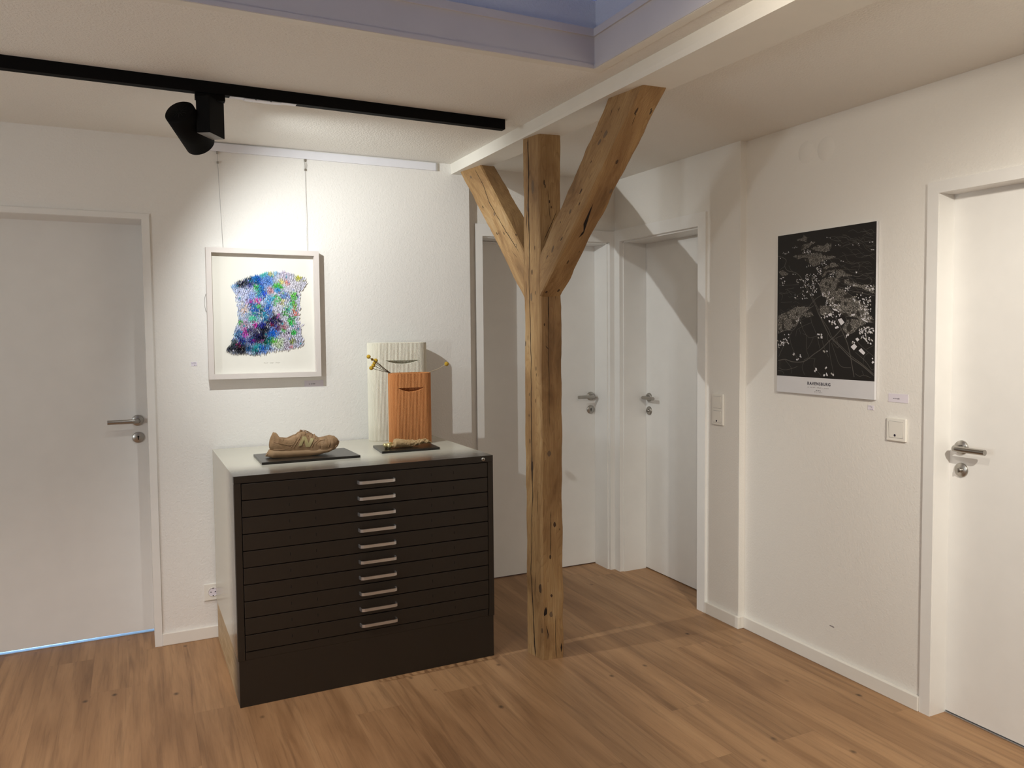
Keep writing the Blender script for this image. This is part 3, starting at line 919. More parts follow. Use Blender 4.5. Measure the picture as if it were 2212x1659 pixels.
hw_t = [(0, .005), (.004, .015), (.012, .026), (.04, .034), (.09, .033), (.15, .038), (.20, .046), (.235, .047), (.265, .043), (.282, .033), (.292, .021), (.298, .008)]
rim_t = [(0, .003), (.004, .010), (.012, .019), (.04, .025), (.08, .022), (.11, .018), (.132, .013), (.15, .004), (.16, .001), (.3, .001)]
def ycen(x): return .010 * math.sin(PI * max(0, min(1, (x - .08) / .22)))
def wall_pt(x, q, side):
    """q: 0 at the sole, 1 at the rim / crest"""
    zb, zt, hw, rw = lerp_tab(base_t, x), lerp_tab(top_t, x), lerp_tab(hw_t, x), lerp_tab(rim_t, x)
    z = zb + (zt - zb) * math.sin(q * PI / 2) ** (.85 if x > .14 else 1.0)
    wq = rw + (hw - rw) * (math.cos(q * PI / 2) ** .75)
    wq *= 1 + .10 * math.sin(PI * min(1, q * 1.2))
    lean = max(0, 1 - x / .06) * (.016 * max(0, (z - .05) / .055) ** 2 + .007 * max(0, (.05 - z) / .022) ** 2)
    return Vector((X0 + x + lean, ycen(x) + side * wq, z))
m = MB(); ns, NQ = 84, 10
rings = []
for i in range(ns + 1):
    x = .298 * i / ns
    ring_ = [wall_pt(x, j / NQ, -1) for j in range(NQ + 1)]
    rw, zt, zb = lerp_tab(rim_t, x), lerp_tab(top_t, x), lerp_tab(base_t, x)
    open_ = max(0, min(1, (.142 - x) / .02)) * max(0, min(1, (x - .004) / .01))
    zin = zt + (.046 - zt) * open_
    ins = []
    for s_, f in ((-1, .85), (-1, .8), (1, .8), (1, .85)):
        zz = zt - .003 if abs(f - .85) < .01 else zin
        ins.append(Vector((X0 + x + max(0, 1 - x / .06) * .016 * max(0, (zt - .05) / .055) ** 2, ycen(x) + s_ * rw * f, zz if open_ > 0 else zt - .0005)))
    ring_ += ins + [wall_pt(x, j / NQ, 1) for j in range(NQ, -1, -1)]
    # crumples
    amp = .0012 + .0030 * max(0, min(1, (x - .16) / .05)) * max(0, min(1, (.275 - x) / .03))
    out = []
    for j, p in enumerate(ring_):
        q = min(j, len(ring_) - 1 - j) / NQ
        nz_ = noise.noise(Vector((p.x * 55, p.y * 40, p.z * 70 + p.x * 40))) + .6 * noise.noise(Vector((p.x * 130, p.y * 90, p.z * 150)))
        dirv = Vector((0, p.y - ycen(x), (p.z - .045) * .6))
        if dirv.length > 1e-6 and .08 < q:
            p = p + dirv.normalized() * nz_ * amp
        out.append(p)
    rings.append(out)
n = len(rings[0])
m.add([p for r_ in rings for p in r_], [[i * n + k, i * n + k + 1, (i + 1) * n + k + 1, (i + 1) * n + k] for i in range(ns) for k in range(n - 1)], 0, True)
m.add(rings[0], [list(range(n))], 0); m.add(rings[-1], [list(range(n))], 0)
UPPER = m
# sole: flared heel, curved up at the toe
m = MB(); rings = []
sole_bot = [(0, .007), (.03, .0015), (.07, .0), (.16, .0), (.20, .003), (.24, .010), (.27, .020), (.29, .034), (.300, .050)]
sole_hw = [(0, .010), (.004, .021), (.02, .036), (.08, .037), (.15, .041), (.21, .049), (.25, .047), (.28, .037), (.294, .020), (.300, .006)]
for i in range(61):
    x = .300 * i / 60
    hw, zb, zt = lerp_tab(sole_hw, x), lerp_tab(sole_bot, x), max(lerp_tab(base_t, min(x, .298)) + .003, lerp_tab(sole_bot, x) + .001)
    sh = -.016 * max(0, 1 - x / .05)
    yc = ycen(x)
    rings.append([Vector((X0 + x + sh, yc - hw * .97, zb)), Vector((X0 + x + sh * .4, yc - hw * 1.0, zb + (zt - zb) * .5)), Vector((X0 + x, yc - hw * .94, zt)), Vector((X0 + x, yc + hw * .94, zt)), Vector((X0 + x + sh * .4, yc + hw, zb + (zt - zb) * .5)), Vector((X0 + x + sh, yc + hw * .97, zb))])
m.add([p for r_ in rings for p in r_], [[i * 6 + k, i * 6 + (k + 1) % 6, (i + 1) * 6 + (k + 1) % 6, (i + 1) * 6 + k] for i in range(60) for k in range(6)], 0, True)
m.add(rings[0], [list(range(6))], 0); m.add(rings[-1], [list(range(6))], 0)
m.build('sole', 'sole_paper', shoe)
def side_pt(x, z, lift=.0012, side=-1):
    """point on the camera-side wall of the upper at length x and height z"""
    lo, hi = 0.0, 1.0
    for _ in range(18):
        mid = (lo + hi) / 2
        if wall_pt(x, mid, side).z < z: lo = mid
        else: hi = mid
    p = wall_pt(x, lo, side)
    return p + Vector((0, side * lift, lift * .25))
def sh(px, py):   # photo crop pixels -> (length, height)
    x = (px - 140) / (2025 - 140) * .298
    z = (860 - py) / (860 - 200) * .1075
    return x, z
for line, r_ in (([(240, 430), (420, 480), (640, 540), (760, 530), (860, 350)], .0016), ([(760, 620), (880, 450), (1020, 230)], .0022), ([(690, 600), (800, 470), (890, 330)], .0014), ([(200, 640), (400, 640), (560, 650)], .0016), ([(480, 330), (560, 345), (660, 330), (780, 240), (830, 200)], .0022), ([(510, 360), (480, 420)], .0015), ([(1700, 660), (1745, 520), (1735, 430)], .002), ([(1240, 640), (1330, 500), (1450, 430)], .002), ([(1340, 560), (1460, 470), (1650, 450)], .0018), ([(1460, 640), (1450, 540)], .0016), ([(1520, 620), (1640, 540)], .0016)):
    pts = []
    for a, b_ in zip(line[:-1], line[1:]):
        for q in range(6):
            f = q / 6
            x, z = sh(a[0] + (b_[0] - a[0]) * f, a[1] + (b_[1] - a[1]) * f)
            pts.append(side_pt(x, z, .0002))
    UPPER.tube(pts, [r_ * .35] + [r_ * .85] * (len(pts) - 2) + [r_ * .35], 8)
UPPER.build('upper', 'paper', shoe)
m = MB()
NP = [(885, 575), (965, 575), (1040, 470), (1085, 620), (1195, 620), (1320, 400), (1230, 385), (1185, 500), (1110, 340), (1010, 330)]
# letter made of three strokes, each subdivided so it follows the side of the shoe
def stroke(quad):
    A_, B_, C_, D_ = quad; vs = []; nu, nv = 5, 8
    for i in range(nv + 1):
        for j in range(nu + 1):
            f, g = i / nv, j / nu
            px = (A_[0] * (1 - g) + B_[0] * g) * (1 - f) + (D_[0] * (1 - g) + C_[0] * g) * f
            py = (A_[1] * (1 - g) + B_[1] * g) * (1 - f) + (D_[1] * (1 - g) + C_[1] * g) * f
            x, z = sh(px, py); vs.append(side_pt(x, z, .0026))
    m.add(vs, [[i * (nu + 1) + j, i * (nu + 1) + j + 1, (i + 1) * (nu + 1) + j + 1, (i + 1) * (nu + 1) + j] for i in range(nv) for j in range(nu)], 0, True)
stroke(((1010, 330), (1085, 330), (975, 578), (885, 575)))
stroke(((1035, 330), (1110, 340), (1195, 620), (1085, 620)))
stroke(((1230, 385), (1320, 400), (1200, 620), (1120, 600)))
em = m.build('letter_emblem', 'gold', shoe)
em['label'] = 'pale gold letter N'
m = MB()
for i in range(4):
    x = .150 + i * .0135
    zt = lerp_tab(top_t, x)
    a = side_pt(x, zt - .012, .001); b_ = wall_pt(x + .004, .70, 1)
    m.tube([a, a.lerp(b_, .25) + Vector((.002, 0, .010)), a.lerp(b_, .6) + Vector((.002, 0, .012)), b_ + Vector((0, 0, .002))], .0017, 8)
base = Vector((X0 + .132, .002, .1075))
for ang, ln in ((.15, .04), (-.25, .055), (.5, .05)):
    dv = Vector((math.cos(ang), math.sin(ang) * .6, -.32))
    m.tube([base, base + Vector((.012, 0, .0045)) + dv * .004, base + dv * ln * .6 + Vector((0, 0, .008)), base + dv * ln], .0017, 8)
m.tube([base + Vector((-.004, -.012, -.004)), base + Vector((0, -.006, .003)), base + Vector((.004, .008, .003)), base + Vector((.01, .012, -.003))], .003, 8)
m.build('laces', 'paper', shoe)

# ------------------------------------------------------------------ crumpled paint tube sculpture
tube = thing('crumpled_tube', 'crumpled beige paint tube with a pale gold squeezed blob on black board', 'sculpture', (1.143, 3.690, CT_ + BT + .0004), .05)
m = MB(); rings = []
st_ = [(-.090, .007, .007), (-.086, .009, .009), (-.080, .009, .009), (-.0795, .015, .014), (-.073, .0225, .021), (-.05, .023, .0205), (-.02, .024, .017), (.01, .024, .015), (.04, .020, .011), (.07, .018, .009), (.095, .022, .006), (.101, .021, .004)]
seg = 40
dense = []
for a, b_ in zip(st_[:-1], st_[1:]):
    for q in range(8):
        f = q / 8; dense.append([a[i] + (b_[i] - a[i]) * f for i in range(3)])
dense.append(list(st_[-1]))
for x, wy, hz in dense:
    rg = []
    cr = max(0, min(1, (x + .03) / .06))
    lift = .010 * max(0, min(1, (x - .01) / .04)) * (1 - .3 * math.sin(x * 60))
    for k_ in range(seg):
        a = k_ * 2 * PI / seg
        p = Vector((x, math.cos(a) * wy, math.sin(a) * hz))
        nz_ = noise.noise(Vector((x * 70, p.y * 110, p.z * 90))) + .5 * noise.noise(Vector((x * 160, p.y * 220, p.z * 160)))
        p += Vector((0, math.cos(a), math.sin(a))) * nz_ * (.0012 + .0058 * cr)
        p.z += hz + lift + .001
        p.z = max(p.z, .0006)
        rg.append(p)
    rings.append(rg)
m.add([p for r_ in rings for p in r_], [[i * seg + k_, i * seg + (k_ + 1) % seg, (i + 1) * seg + (k_ + 1) % seg, (i + 1) * seg + k_] for i in range(len(rings) - 1) for k_ in range(seg)], 0, False)
m.add(rings[0], [list(range(seg))], 0); m.add(rings[-1], [list(range(seg))], 0)
k = NT('light_beige_crumpled_paper')
co = k.coord()
k.l(k.ramp(k.noise(co, 40, 3, .6), [(0.3, srgb('a5875c')), (0.7, srgb('c0a47a'))]), k.b.inputs['Base Color'])
k.b.inputs['Roughness'].default_value = .75
M['tube_paper'] = k.m
m.build('tube_body', 'tube_paper', tube)
m = MB(); pts = []; rs = []
for i in range(60):
    f = i / 59; a = f * 4.2 * PI
    pts.append(Vector((-.091 - .034 * f, .008 * math.sin(a) * (1 - .3 * f), .0125 + .0055 * math.cos(a)))); rs.append((.0100 + .0015 * math.sin(a * 1.7)) * (1 - .35 * f ** 3))
m.tube(pts, rs, 18)
for v_ in range(len(m.v)): m.v[v_].z = max(m.v[v_].z, .0006)
bl = m.build('squeezed_paint', 'gold', tube)
bl['label'] = 'pale gold squeezed paint blob'
P_AREAS=[[[0.243,0.041],[0.301,0.04],[0.319,0.02],[0.349,0.036],[0.382,0.037],[0.349,0.048],[0.349,0.066],[0.319,0.057],[0.247,0.05]],[[0.29,0.089],[0.32,0.078],[0.379,0.076],[0.42,0.069],[0.449,0.074],[0.397,0.087],[0.374,0.102],[0.296,0.114]],[[0.392,0.11],[0.467,0.092],[0.53,0.104],[0.558,0.089],[0.603,0.093],[0.608,0.11],[0.592,0.135],[0.542,0.141],[0.456,0.128]],[[0.199,0.145],[0.242,0.137],[0.309,0.142],[0.41,0.139],[0.491,0.137],[0.525,0.16],[0.648,0.171],[0.648,0.181],[0.549,0.188],[0.498,0.195],[0.492,0.211],[0.423,0.22],[0.393,0.202],[0.351,0.185],[0.327,0.174],[0.369,0.163],[0.303,0.159],[0.261,0.166]],[[0.532,0.233],[0.605,0.208],[0.638,0.207],[0.66,0.221],[0.687,0.232],[0.649,0.237],[0.572,0.235],[0.544,0.254],[0.644,0.249],[0.65,0.26],[0.561,0.265],[0.539,0.287],[0.516,0.289],[0.521,0.249]],[[0.655,0.25],[0.709,0.253],[0.758,0.278],[0.811,0.294],[0.71,0.295],[0.673,0.306],[0.65,0.282]],[[0.511,0.302],[0.573,0.288],[0.662,0.299],[0.695,0.32],[0.663,0.355],[0.728,0.37],[0.819,0.415],[0.897,0.45],[0.969,0.495],[0.632,0.488],[0.598,0.455],[0.547,0.407],[0.507,0.379],[0.483,0.331]],[[0.041,0.227],[0.086,0.224],[0.157,0.249],[0.119,0.262],[0.068,0.256]],[[0.695,0.317],[0.775,0.311],[0.869,0.347],[0.966,0.351],[0.946,0.366],[1.015,0.363],[1.016,0.406],[0.966,0.392],[0.906,0.371],[0.791,0.35]],[[0.039,0.513],[0.107,0.496],[0.166,0.482],[0.251,0.455],[0.397,0.466],[0.347,0.49],[0.284,0.525],[0.253,0.572],[0.195,0.597],[0.115,0.608],[0.041,0.622]],[[0.316,0.511],[0.397,0.476],[0.434,0.52],[0.36,0.529]],[[0.494,0.457],[0.578,0.459],[0.637,0.502],[0.519,0.521],[0.501,0.503]],[[0.637,0.482],[0.716,0.463],[0.935,0.468],[0.968,0.518],[1.01,0.542],[1.011,0.565],[0.937,0.561],[0.845,0.533],[0.746,0.525]],[[0.725,0.599],[0.763,0.542],[0.884,0.544],[0.953,0.564],[0.858,0.607],[0.809,0.627],[0.765,0.634]]]
P_WHITE=[[[0.579,0.512],[0.608,0.505],[0.62,0.519],[0.591,0.524]],[[0.678,0.544],[0.712,0.536],[0.744,0.562],[0.71,0.579]],[[0.65,0.589],[0.679,0.58],[0.69,0.592],[0.656,0.599]],[[0.848,0.657],[0.867,0.649],[0.886,0.662],[0.865,0.672]],[[0.805,0.703],[0.838,0.684],[0.865,0.701],[0.836,0.723]],[[0.879,0.724],[0.903,0.709],[0.941,0.736],[0.925,0.747],[0.909,0.74]],[[0.804,0.516],[0.84,0.513],[0.842,0.521],[0.81,0.526]],[[0.9,0.537],[0.964,0.561],[0.953,0.564],[0.905,0.547]],[[0.561,0.522],[0.573,0.517],[0.582,0.527],[0.57,0.531]],[[0.585,0.548],[0.6,0.547],[0.606,0.557],[0.591,0.56]],[[0.619,0.478],[0.66,0.482],[0.677,0.496],[0.637,0.488]]]
P_CLUST=[[0.638,0.561,0.029,0.016,12],[0.928,0.627,0.048,0.037,40],[0.971,0.667,0.037,0.019,12],[0.501,0.642,0.027,0.015,14],[0.553,0.735,0.021,0.007,4],[0.459,0.847,0.012,0.009,4],[0.562,0.872,0.017,0.009,5],[0.561,0.834,0.012,0.007,3],[0.626,0.867,0.018,0.005,3],[0.298,0.766,0.009,0.008,3],[0.22,0.755,0.01,0.007,3],[1.016,0.778,0.01,0.02,5],[0.776,0.637,0.017,0.01,6],[0.816,0.678,0.022,0.006,4],[0.123,0.66,0.04,0.033,14],[0.076,0.686,0.04,0.03,12],[0.259,0.542,0.038,0.022,6],[0.537,0.518,0.024,0.014,8],[0.655,0.516,0.051,0.021,16],[0.926,0.534,0.032,0.017,8],[0.958,0.518,0.031,0.03,14],[0.991,0.611,0.021,0.013,8],[0.263,0.787,0.009,0.004,2],[0.339,0.127,0.035,0.013,16],[0.398,0.131,0.035,0.013,12],[0.123,0.119,0.032,0.008,8],[0.376,0.214,0.023,0.007,6],[0.532,0.203,0.028,0.017,14],[0.481,0.25,0.035,0.027,24],[0.4,0.283,0.059,0.021,26],[0.454,0.309,0.034,0.017,12],[0.431,0.362,0.035,0.031,24],[0.606,0.277,0.039,0.013,12],[0.552,0.397,0.04,0.02,20],[0.598,0.441,0.039,0.027,24],[0.665,0.469,0.033,0.02,18],[0.843,0.349,0.026,0.007,6],[0.976,0.371,0.035,0.015,18],[0.847,0.28,0.011,0.009,4],[0.87,0.12,0.01,0.005,2],[0.813,0.119,0.005,0.004,2],[0.985,0.116,0.02,0.003,4],[0.991,0.16,0.015,0.003,4],[0.094,0.307,0.026,0.014,8],[0.081,0.271,0.025,0.007,5],[0.58,0.058,0.022,0.004,4],[0.674,0.108,0.027,0.004,4],[0.207,0.255,0.024,0.002,4],[0.216,0.087,0.037,0.007,5],[0.409,0.069,0.017,0.005,3],[0.771,0.369,0.026,0.016,10],[0.928,0.46,0.055,0.031,30],[0.871,0.427,0.051,0.031,20],[0.33,0.317,0.059,0.035,18],[0.269,0.298,0.024,0.013,6],[0.246,0.39,0.018,0.014,4],[0.066,0.147,0.006,0.002,1],[0.714,0.205,0.011,0.003,3],[0.957,0.429,0.03,0.019,6],[0.343,0.386,0.036,0.028,10]]
P_ROADS=[[3,[[0.452,0.456],[0.477,0.499],[0.52,0.549],[0.575,0.616],[0.617,0.655],[0.698,0.702],[0.806,0.766],[0.916,0.81],[1.018,0.863]]],[2,[[0.483,0.478],[0.495,0.514],[0.538,0.556],[0.586,0.599],[0.61,0.634],[0.64,0.661],[0.71,0.699],[0.817,0.759],[0.927,0.807],[1.017,0.854]]],[3,[[0.584,0.459],[0.637,0.513],[0.696,0.582],[0.737,0.634],[0.771,0.681],[0.795,0.735],[0.812,0.786],[0.839,0.876]]],[3,[[0.043,0.799],[0.124,0.79],[0.211,0.803],[0.333,0.798],[0.439,0.751],[0.523,0.715],[0.599,0.668],[0.64,0.648],[0.708,0.603]]],[1.4,[[0.404,0.53],[0.411,0.559],[0.448,0.609],[0.474,0.655],[0.499,0.715]]],[1.2,[[0.253,0.601],[0.323,0.579],[0.411,0.559]]],[1.6,[[0.291,0.543],[0.317,0.597],[0.356,0.641],[0.357,0.706],[0.364,0.735],[0.38,0.77],[0.333,0.789]]],[1.2,[[0.318,0.626],[0.362,0.637],[0.387,0.65],[0.461,0.644]]],[1.2,[[0.431,0.65],[0.406,0.684],[0.37,0.72]]],[1.4,[[0.176,0.645],[0.186,0.685],[0.223,0.74],[0.282,0.798]]],[1.4,[[0.341,0.88],[0.315,0.837],[0.333,0.8]]],[1.6,[[0.599,0.668],[0.601,0.738],[0.619,0.801],[0.647,0.873]]],[1.6,[[0.617,0.682],[0.659,0.751],[0.689,0.799],[0.729,0.822],[0.807,0.823]]],[1.4,[[0.85,0.734],[0.942,0.783],[0.996,0.828],[1.017,0.824]]],[1.4,[[0.451,0.776],[0.44,0.823],[0.465,0.844],[0.514,0.879]]],[1.6,[[0.044,0.845],[0.119,0.857],[0.198,0.846],[0.263,0.831]]],[1.4,[[0.125,0.794],[0.198,0.846],[0.192,0.878]]],[1.3,[[0.522,0.665],[0.547,0.714],[0.589,0.766]]],[1.4,[[0.581,0.627],[0.575,0.658],[0.599,0.675]]],[1.5,[[0.629,0.675],[0.657,0.654],[0.725,0.637]]],[1.4,[[0.663,0.651],[0.687,0.702],[0.675,0.709],[0.629,0.679]]],[1.4,[[0.859,0.667],[0.908,0.7],[1.015,0.755]]],[1.2,[[0.968,0.736],[0.931,0.757],[0.921,0.8]]],[1.2,[[0.946,0.716],[1.014,0.693]]],[1.4,[[0.847,0.856],[0.89,0.871],[0.928,0.863],[0.992,0.874]]],[1.2,[[0.911,0.837],[0.928,0.863]]],[1.4,[[0.907,0.614],[1.013,0.673]]],[2.2,[[0.041,0.626],[0.122,0.604],[0.208,0.604],[0.253,0.572],[0.347,0.493],[0.433,0.456]]],[1.8,[[0.05,0.773],[0.096,0.716],[0.201,0.612]]],[1.6,[[0.713,0.599],[0.763,0.552],[0.757,0.528],[0.851,0.533],[1.011,0.568]]],[1.3,[[0.044,0.864],[0.092,0.866],[0.112,0.884]]],[1.2,[[0.064,0.795],[0.064,0.844]]],[1.2,[[0.383,0.781],[0.445,0.776]]],[1.2,[[0.241,0.641],[0.253,0.601]]],[1.2,[[0.299,0.63],[0.276,0.597]]],[2.4,[[0.033,0.13],[0.092,0.145],[0.127,0.165],[0.112,0.199],[0.144,0.229],[0.237,0.248],[0.299,0.285],[0.354,0.349],[0.403,0.402],[0.432,0.437],[0.474,0.485]]],[2,[[0.323,0.297],[0.378,0.36],[0.426,0.413],[0.456,0.451],[0.491,0.485]]],[2.4,[[0.43,0.275],[0.483,0.331],[0.552,0.397],[0.609,0.455],[0.643,0.488]]],[2,[[0.663,0.352],[0.575,0.378],[0.473,0.408],[0.426,0.43],[0.38,0.463],[0.344,0.482]]],[1.3,[[0.112,0.199],[0.086,0.208],[0.061,0.217]]],[1.2,[[0.156,0.198],[0.181,0.227],[0.206,0.239]]],[1.5,[[0.811,0.294],[0.868,0.303],[0.924,0.29],[1.009,0.288]]],[1.4,[[0.946,0.366],[0.99,0.334],[0.975,0.314]]],[1.8,[[0.684,0.352],[0.765,0.372],[0.87,0.392],[1.017,0.416]]],[1.6,[[0.749,0.362],[0.771,0.391],[0.808,0.409]]],[1.2,[[0.602,0.07],[0.668,0.085],[0.701,0.084]]],[1.2,[[0.725,0.238],[0.752,0.252]]],[1.2,[[0.862,0.268],[0.882,0.241],[0.862,0.227]]],[1.2,[[0.049,0.316],[0.158,0.32],[0.269,0.322]]],[1.2,[[0.05,0.369],[0.089,0.381],[0.076,0.413]]],[1.2,[[0.07,0.427],[0.197,0.427]]],[1.2,[[0.139,0.344],[0.196,0.385]]],[1.2,[[0.12,0.347],[0.22,0.34]]]]
A_OUT= [[0.4206,1.6798],[0.4459,1.7004],[0.4942,1.7217],[0.5331,1.7354],[0.5722,1.7466],[0.6042,1.7526],[0.6663,1.7568],[0.7162,1.7426],[0.7615,1.7229],[0.7635,1.6968],[0.7346,1.6597],[0.7362,1.6153],[0.7382,1.5892],[0.73,1.5656],[0.7268,1.5342],[0.7436,1.487],[0.7432,1.4687],[0.7552,1.4344],[0.7521,1.4108],[0.6959,1.3984],[0.6505,1.3912],[0.6031,1.3868],[0.5585,1.3746],[0.5145,1.3676],[0.4617,1.3762],[0.4211,1.3744],[0.3909,1.3926],[0.4154,1.4276],[0.4411,1.5084],[0.4537,1.5338],[0.4449,1.5641],[0.4433,1.597],[0.4367,1.6171],[0.442,1.6373],[0.4307,1.6599]]
A_BL= [[0.4288,1.68,0.0148,"a8c8e8"],[0.4672,1.6933,0.0222,"0a1530"],[0.4527,1.6855,0.0123,"3a2030"],[0.4987,1.7092,0.0172,"083848"],[0.5029,1.6864,0.0123,"1028a0"],[0.5326,1.7176,0.0197,"1888d0"],[0.5425,1.7229,0.0123,"1048d0"],[0.5647,1.7387,0.0148,"58d0c8"],[0.5322,1.6997,0.0123,"0a5060"],[0.5317,1.6794,0.0111,"50c870"],[0.5466,1.6924,0.0123,"1068d8"],[0.599,1.7396,0.0148,"d8d890"],[0.5861,1.7137,0.0271,"78a8e8"],[0.6288,1.7455,0.0148,"a8d0e8"],[0.6659,1.7413,0.0222,"e0d8e8"],[0.7311,1.73,0.0148,"e0e070"],[0.625,1.6888,0.0148,"58d030"],[0.6446,1.6789,0.0098,"48c830"],[0.6294,1.6657,0.0111,"40a8e8"],[0.68,1.7003,0.0123,"f0a898"],[0.6502,1.7074,0.0123,"f0e8a0"],[0.71,1.6905,0.0295,"ebe8f0"],[0.5558,1.6696,0.0172,"2888d0"],[0.5626,1.6492,0.0123,"1050d8"],[0.541,1.6617,0.0123,"50c8a0"],[0.5404,1.6387,0.0123,"28a0d0"],[0.478,1.648,0.0295,"d8dcf4"],[0.5064,1.6332,0.0197,"a8c0f0"],[0.501,1.6077,0.0111,"c030b0"],[0.5351,1.6182,0.0098,"e030c0"],[0.523,1.6181,0.0098,"f0a0a0"],[0.5767,1.6238,0.0172,"a8d0f0"],[0.5997,1.6627,0.0123,"d8a0a8"],[0.5937,1.6189,0.0172,"60b8e8"],[0.6234,1.6218,0.0148,"48d050"],[0.6112,1.6268,0.0098,"70d8e0"],[0.6611,1.6378,0.0172,"88b0e0"],[0.7064,1.641,0.0148,"68d840"],[0.7087,1.6306,0.0098,"48c858"],[0.6531,1.6144,0.0098,"d8d060"],[0.7105,1.5994,0.0111,"88d030"],[0.6902,1.594,0.0123,"50d0b0"],[0.6671,1.5731,0.0123,"50c840"],[0.715,1.5733,0.0098,"f08040"],[0.7097,1.5655,0.0074,"f06858"],[0.4715,1.5795,0.0148,"f0d8c8"],[0.515,1.59,0.0148,"3898d0"],[0.5393,1.5902,0.0098,"58d060"],[0.5535,1.5749,0.0123,"06102a"],[0.5218,1.5696,0.0148,"1060c8"],[0.583,1.5803,0.0172,"2878d8"],[0.5484,1.5647,0.0148,"108878"],[0.5115,1.5441,0.0172,"50d0a8"],[0.5627,1.5519,0.0172,"38b0d0"],[0.5722,1.5391,0.0123,"2890c0"],[0.6118,1.5495,0.0123,"060818"],[0.6317,1.5496,0.0086,"d860c0"],[0.6364,1.5392,0.0123,"181048"],[0.5947,1.5546,0.0148,"90a8d0"],[0.6064,1.5263,0.0197,"0a1468"],[0.5817,1.5237,0.0148,"0a0a30"],[0.5569,1.5134,0.0172,"0818a0"],[0.5252,1.5109,0.0098,"e040c0"],[0.477,1.5109,0.0197,"d0b8d0"],[0.4535,1.5262,0.0123,"70c868"],[0.6013,1.5211,0.0074,"e040d0"],[0.5962,1.5134,0.0062,"c02040"],[0.6556,1.5056,0.0148,"c890a0"],[0.6938,1.5289,0.0148,"40d060"],[0.6231,1.5004,0.0172,"704080"],[0.5612,1.4877,0.0222,"06102a"],[0.5761,1.4954,0.0148,"100830"],[0.527,1.4853,0.0148,"60587a"],[0.4788,1.4855,0.0123,"d838b8"],[0.4931,1.4829,0.0148,"503878"],[0.4783,1.4651,0.0098,"e040d0"],[0.4521,1.4704,0.0172,"4080b8"],[0.4376,1.4629,0.0098,"90c8e8"],[0.6051,1.4721,0.0222,"1880e0"],[0.6526,1.4848,0.0111,"50d050"],[0.7027,1.4768,0.0123,"40d060"],[0.6671,1.4613,0.0197,"e0d8e8"],[0.5361,1.4571,0.0295,"060d60"],[0.5457,1.4519,0.0222,"040a28"],[0.5603,1.4492,0.0148,"200808"],[0.5065,1.4369,0.0148,"0818a0"],[0.5163,1.4419,0.0074,"f048c8"],[0.5453,1.4339,0.0074,"f060d0"],[0.6043,1.4385,0.0148,"70d838"],[0.5846,1.4413,0.0148,"108898"],[0.5769,1.4259,0.0148,"0a8060"],[0.6968,1.4376,0.0123,"a8b840"],[0.4631,1.4347,0.0197,"1040a0"],[0.4484,1.4197,0.0086,"e048a0"],[0.4225,1.4276,0.0148,"084848"],[0.4504,1.4018,0.0295,"050515"],[0.4099,1.3999,0.0172,"060820"],[0.4621,1.394,0.0148,"200810"],[0.4935,1.4012,0.0148,"0868a0"],[0.5349,1.4084,0.0148,"30c0c8"],[0.5248,1.3931,0.0172,"1098a0"],[0.5542,1.3978,0.0172,"2080d8"],[0.5789,1.4052,0.0148,"60a0d0"],[0.6337,1.4226,0.0222,"d8e8c8"],[0.671,1.4118,0.0197,"d8d0e0"],[0.6885,1.4064,0.0074,"e09098"],[0.7216,1.4164,0.0197,"d8d8e8"],[0.7259,1.495,0.0172,"d0cce0"],[0.726,1.6152,0.0123,"d8dcf0"],[0.451,1.6173,0.0148,"e8ecf4"],[0.4518,1.5566,0.0148,"c8d8f0"]]
# ------------------------------------------------------------------ ceiling track and spotlight
rail_t = thing('track_rail', 'long black lighting track rail on the ceiling', 'track', (0.55, 3.2045, ZC), 0.0118)
m = MB()
RX0, RX1, RW, RH = -2.6, 0.876, .018, .0425
m.cbox((RX0, -RW, -RH), (RX1, RW, -.0002), .001)
m.build('rail', 'black', rail_t)
m = MB(); m.cbox((RX1, -RW, -RH), (RX1 + .006, RW, -.0002), .001); m.build('end_cap', 'black', rail_t)
m = MB(); m.box((-.215, -.011, -RH - .0015), (.02, .015, -RH), 0); m.cbox((-.165, -.013, -RH - .005), (-.035, .0165, -RH - .001), .0008, 0)
for x in (-.128, -.075): m.box((x, -.0136, -RH - .004), (x + .006, -.0128, -RH - .002), 1)
st = m.build('cover_strip', ['alu_white', 'pit_dark'], rail_t); st['label'] = 'white cover strip in the rail slot'
sp = thing('track_spotlight', 'black cylindrical spotlight with box driver hanging from the ceiling track', 'spotlight', (.2688, 3.2045, ZC - .0425), math.atan2(.845, .535))
zb = 2.178 - (ZC - .0425)
m = MB(); m.cbox((-.054, -.025, zb), (.054, .025, -.018), .0015); m.build('driver_box', 'black', sp)
m = MB(); m.box((-.0525, -.0235, zb - .0006), (.0525, .0235, zb + .001)); M['cover_grey'] = plain('grey_plastic_cover', '8f8f8d', 0.6); bx = m.build('box_cover', 'cover_grey', sp); bx['label'] = 'grey cover under the driver box'
m = MB()
rz_ = Matrix.Rotation(-math.atan2(.845, .535), 4, 'Z')
m.cbox((-.05, -.016, -.022), (.05, .016, -.0002), .001, 0, rz_)
m.build('track_adapter', 'black', sp)
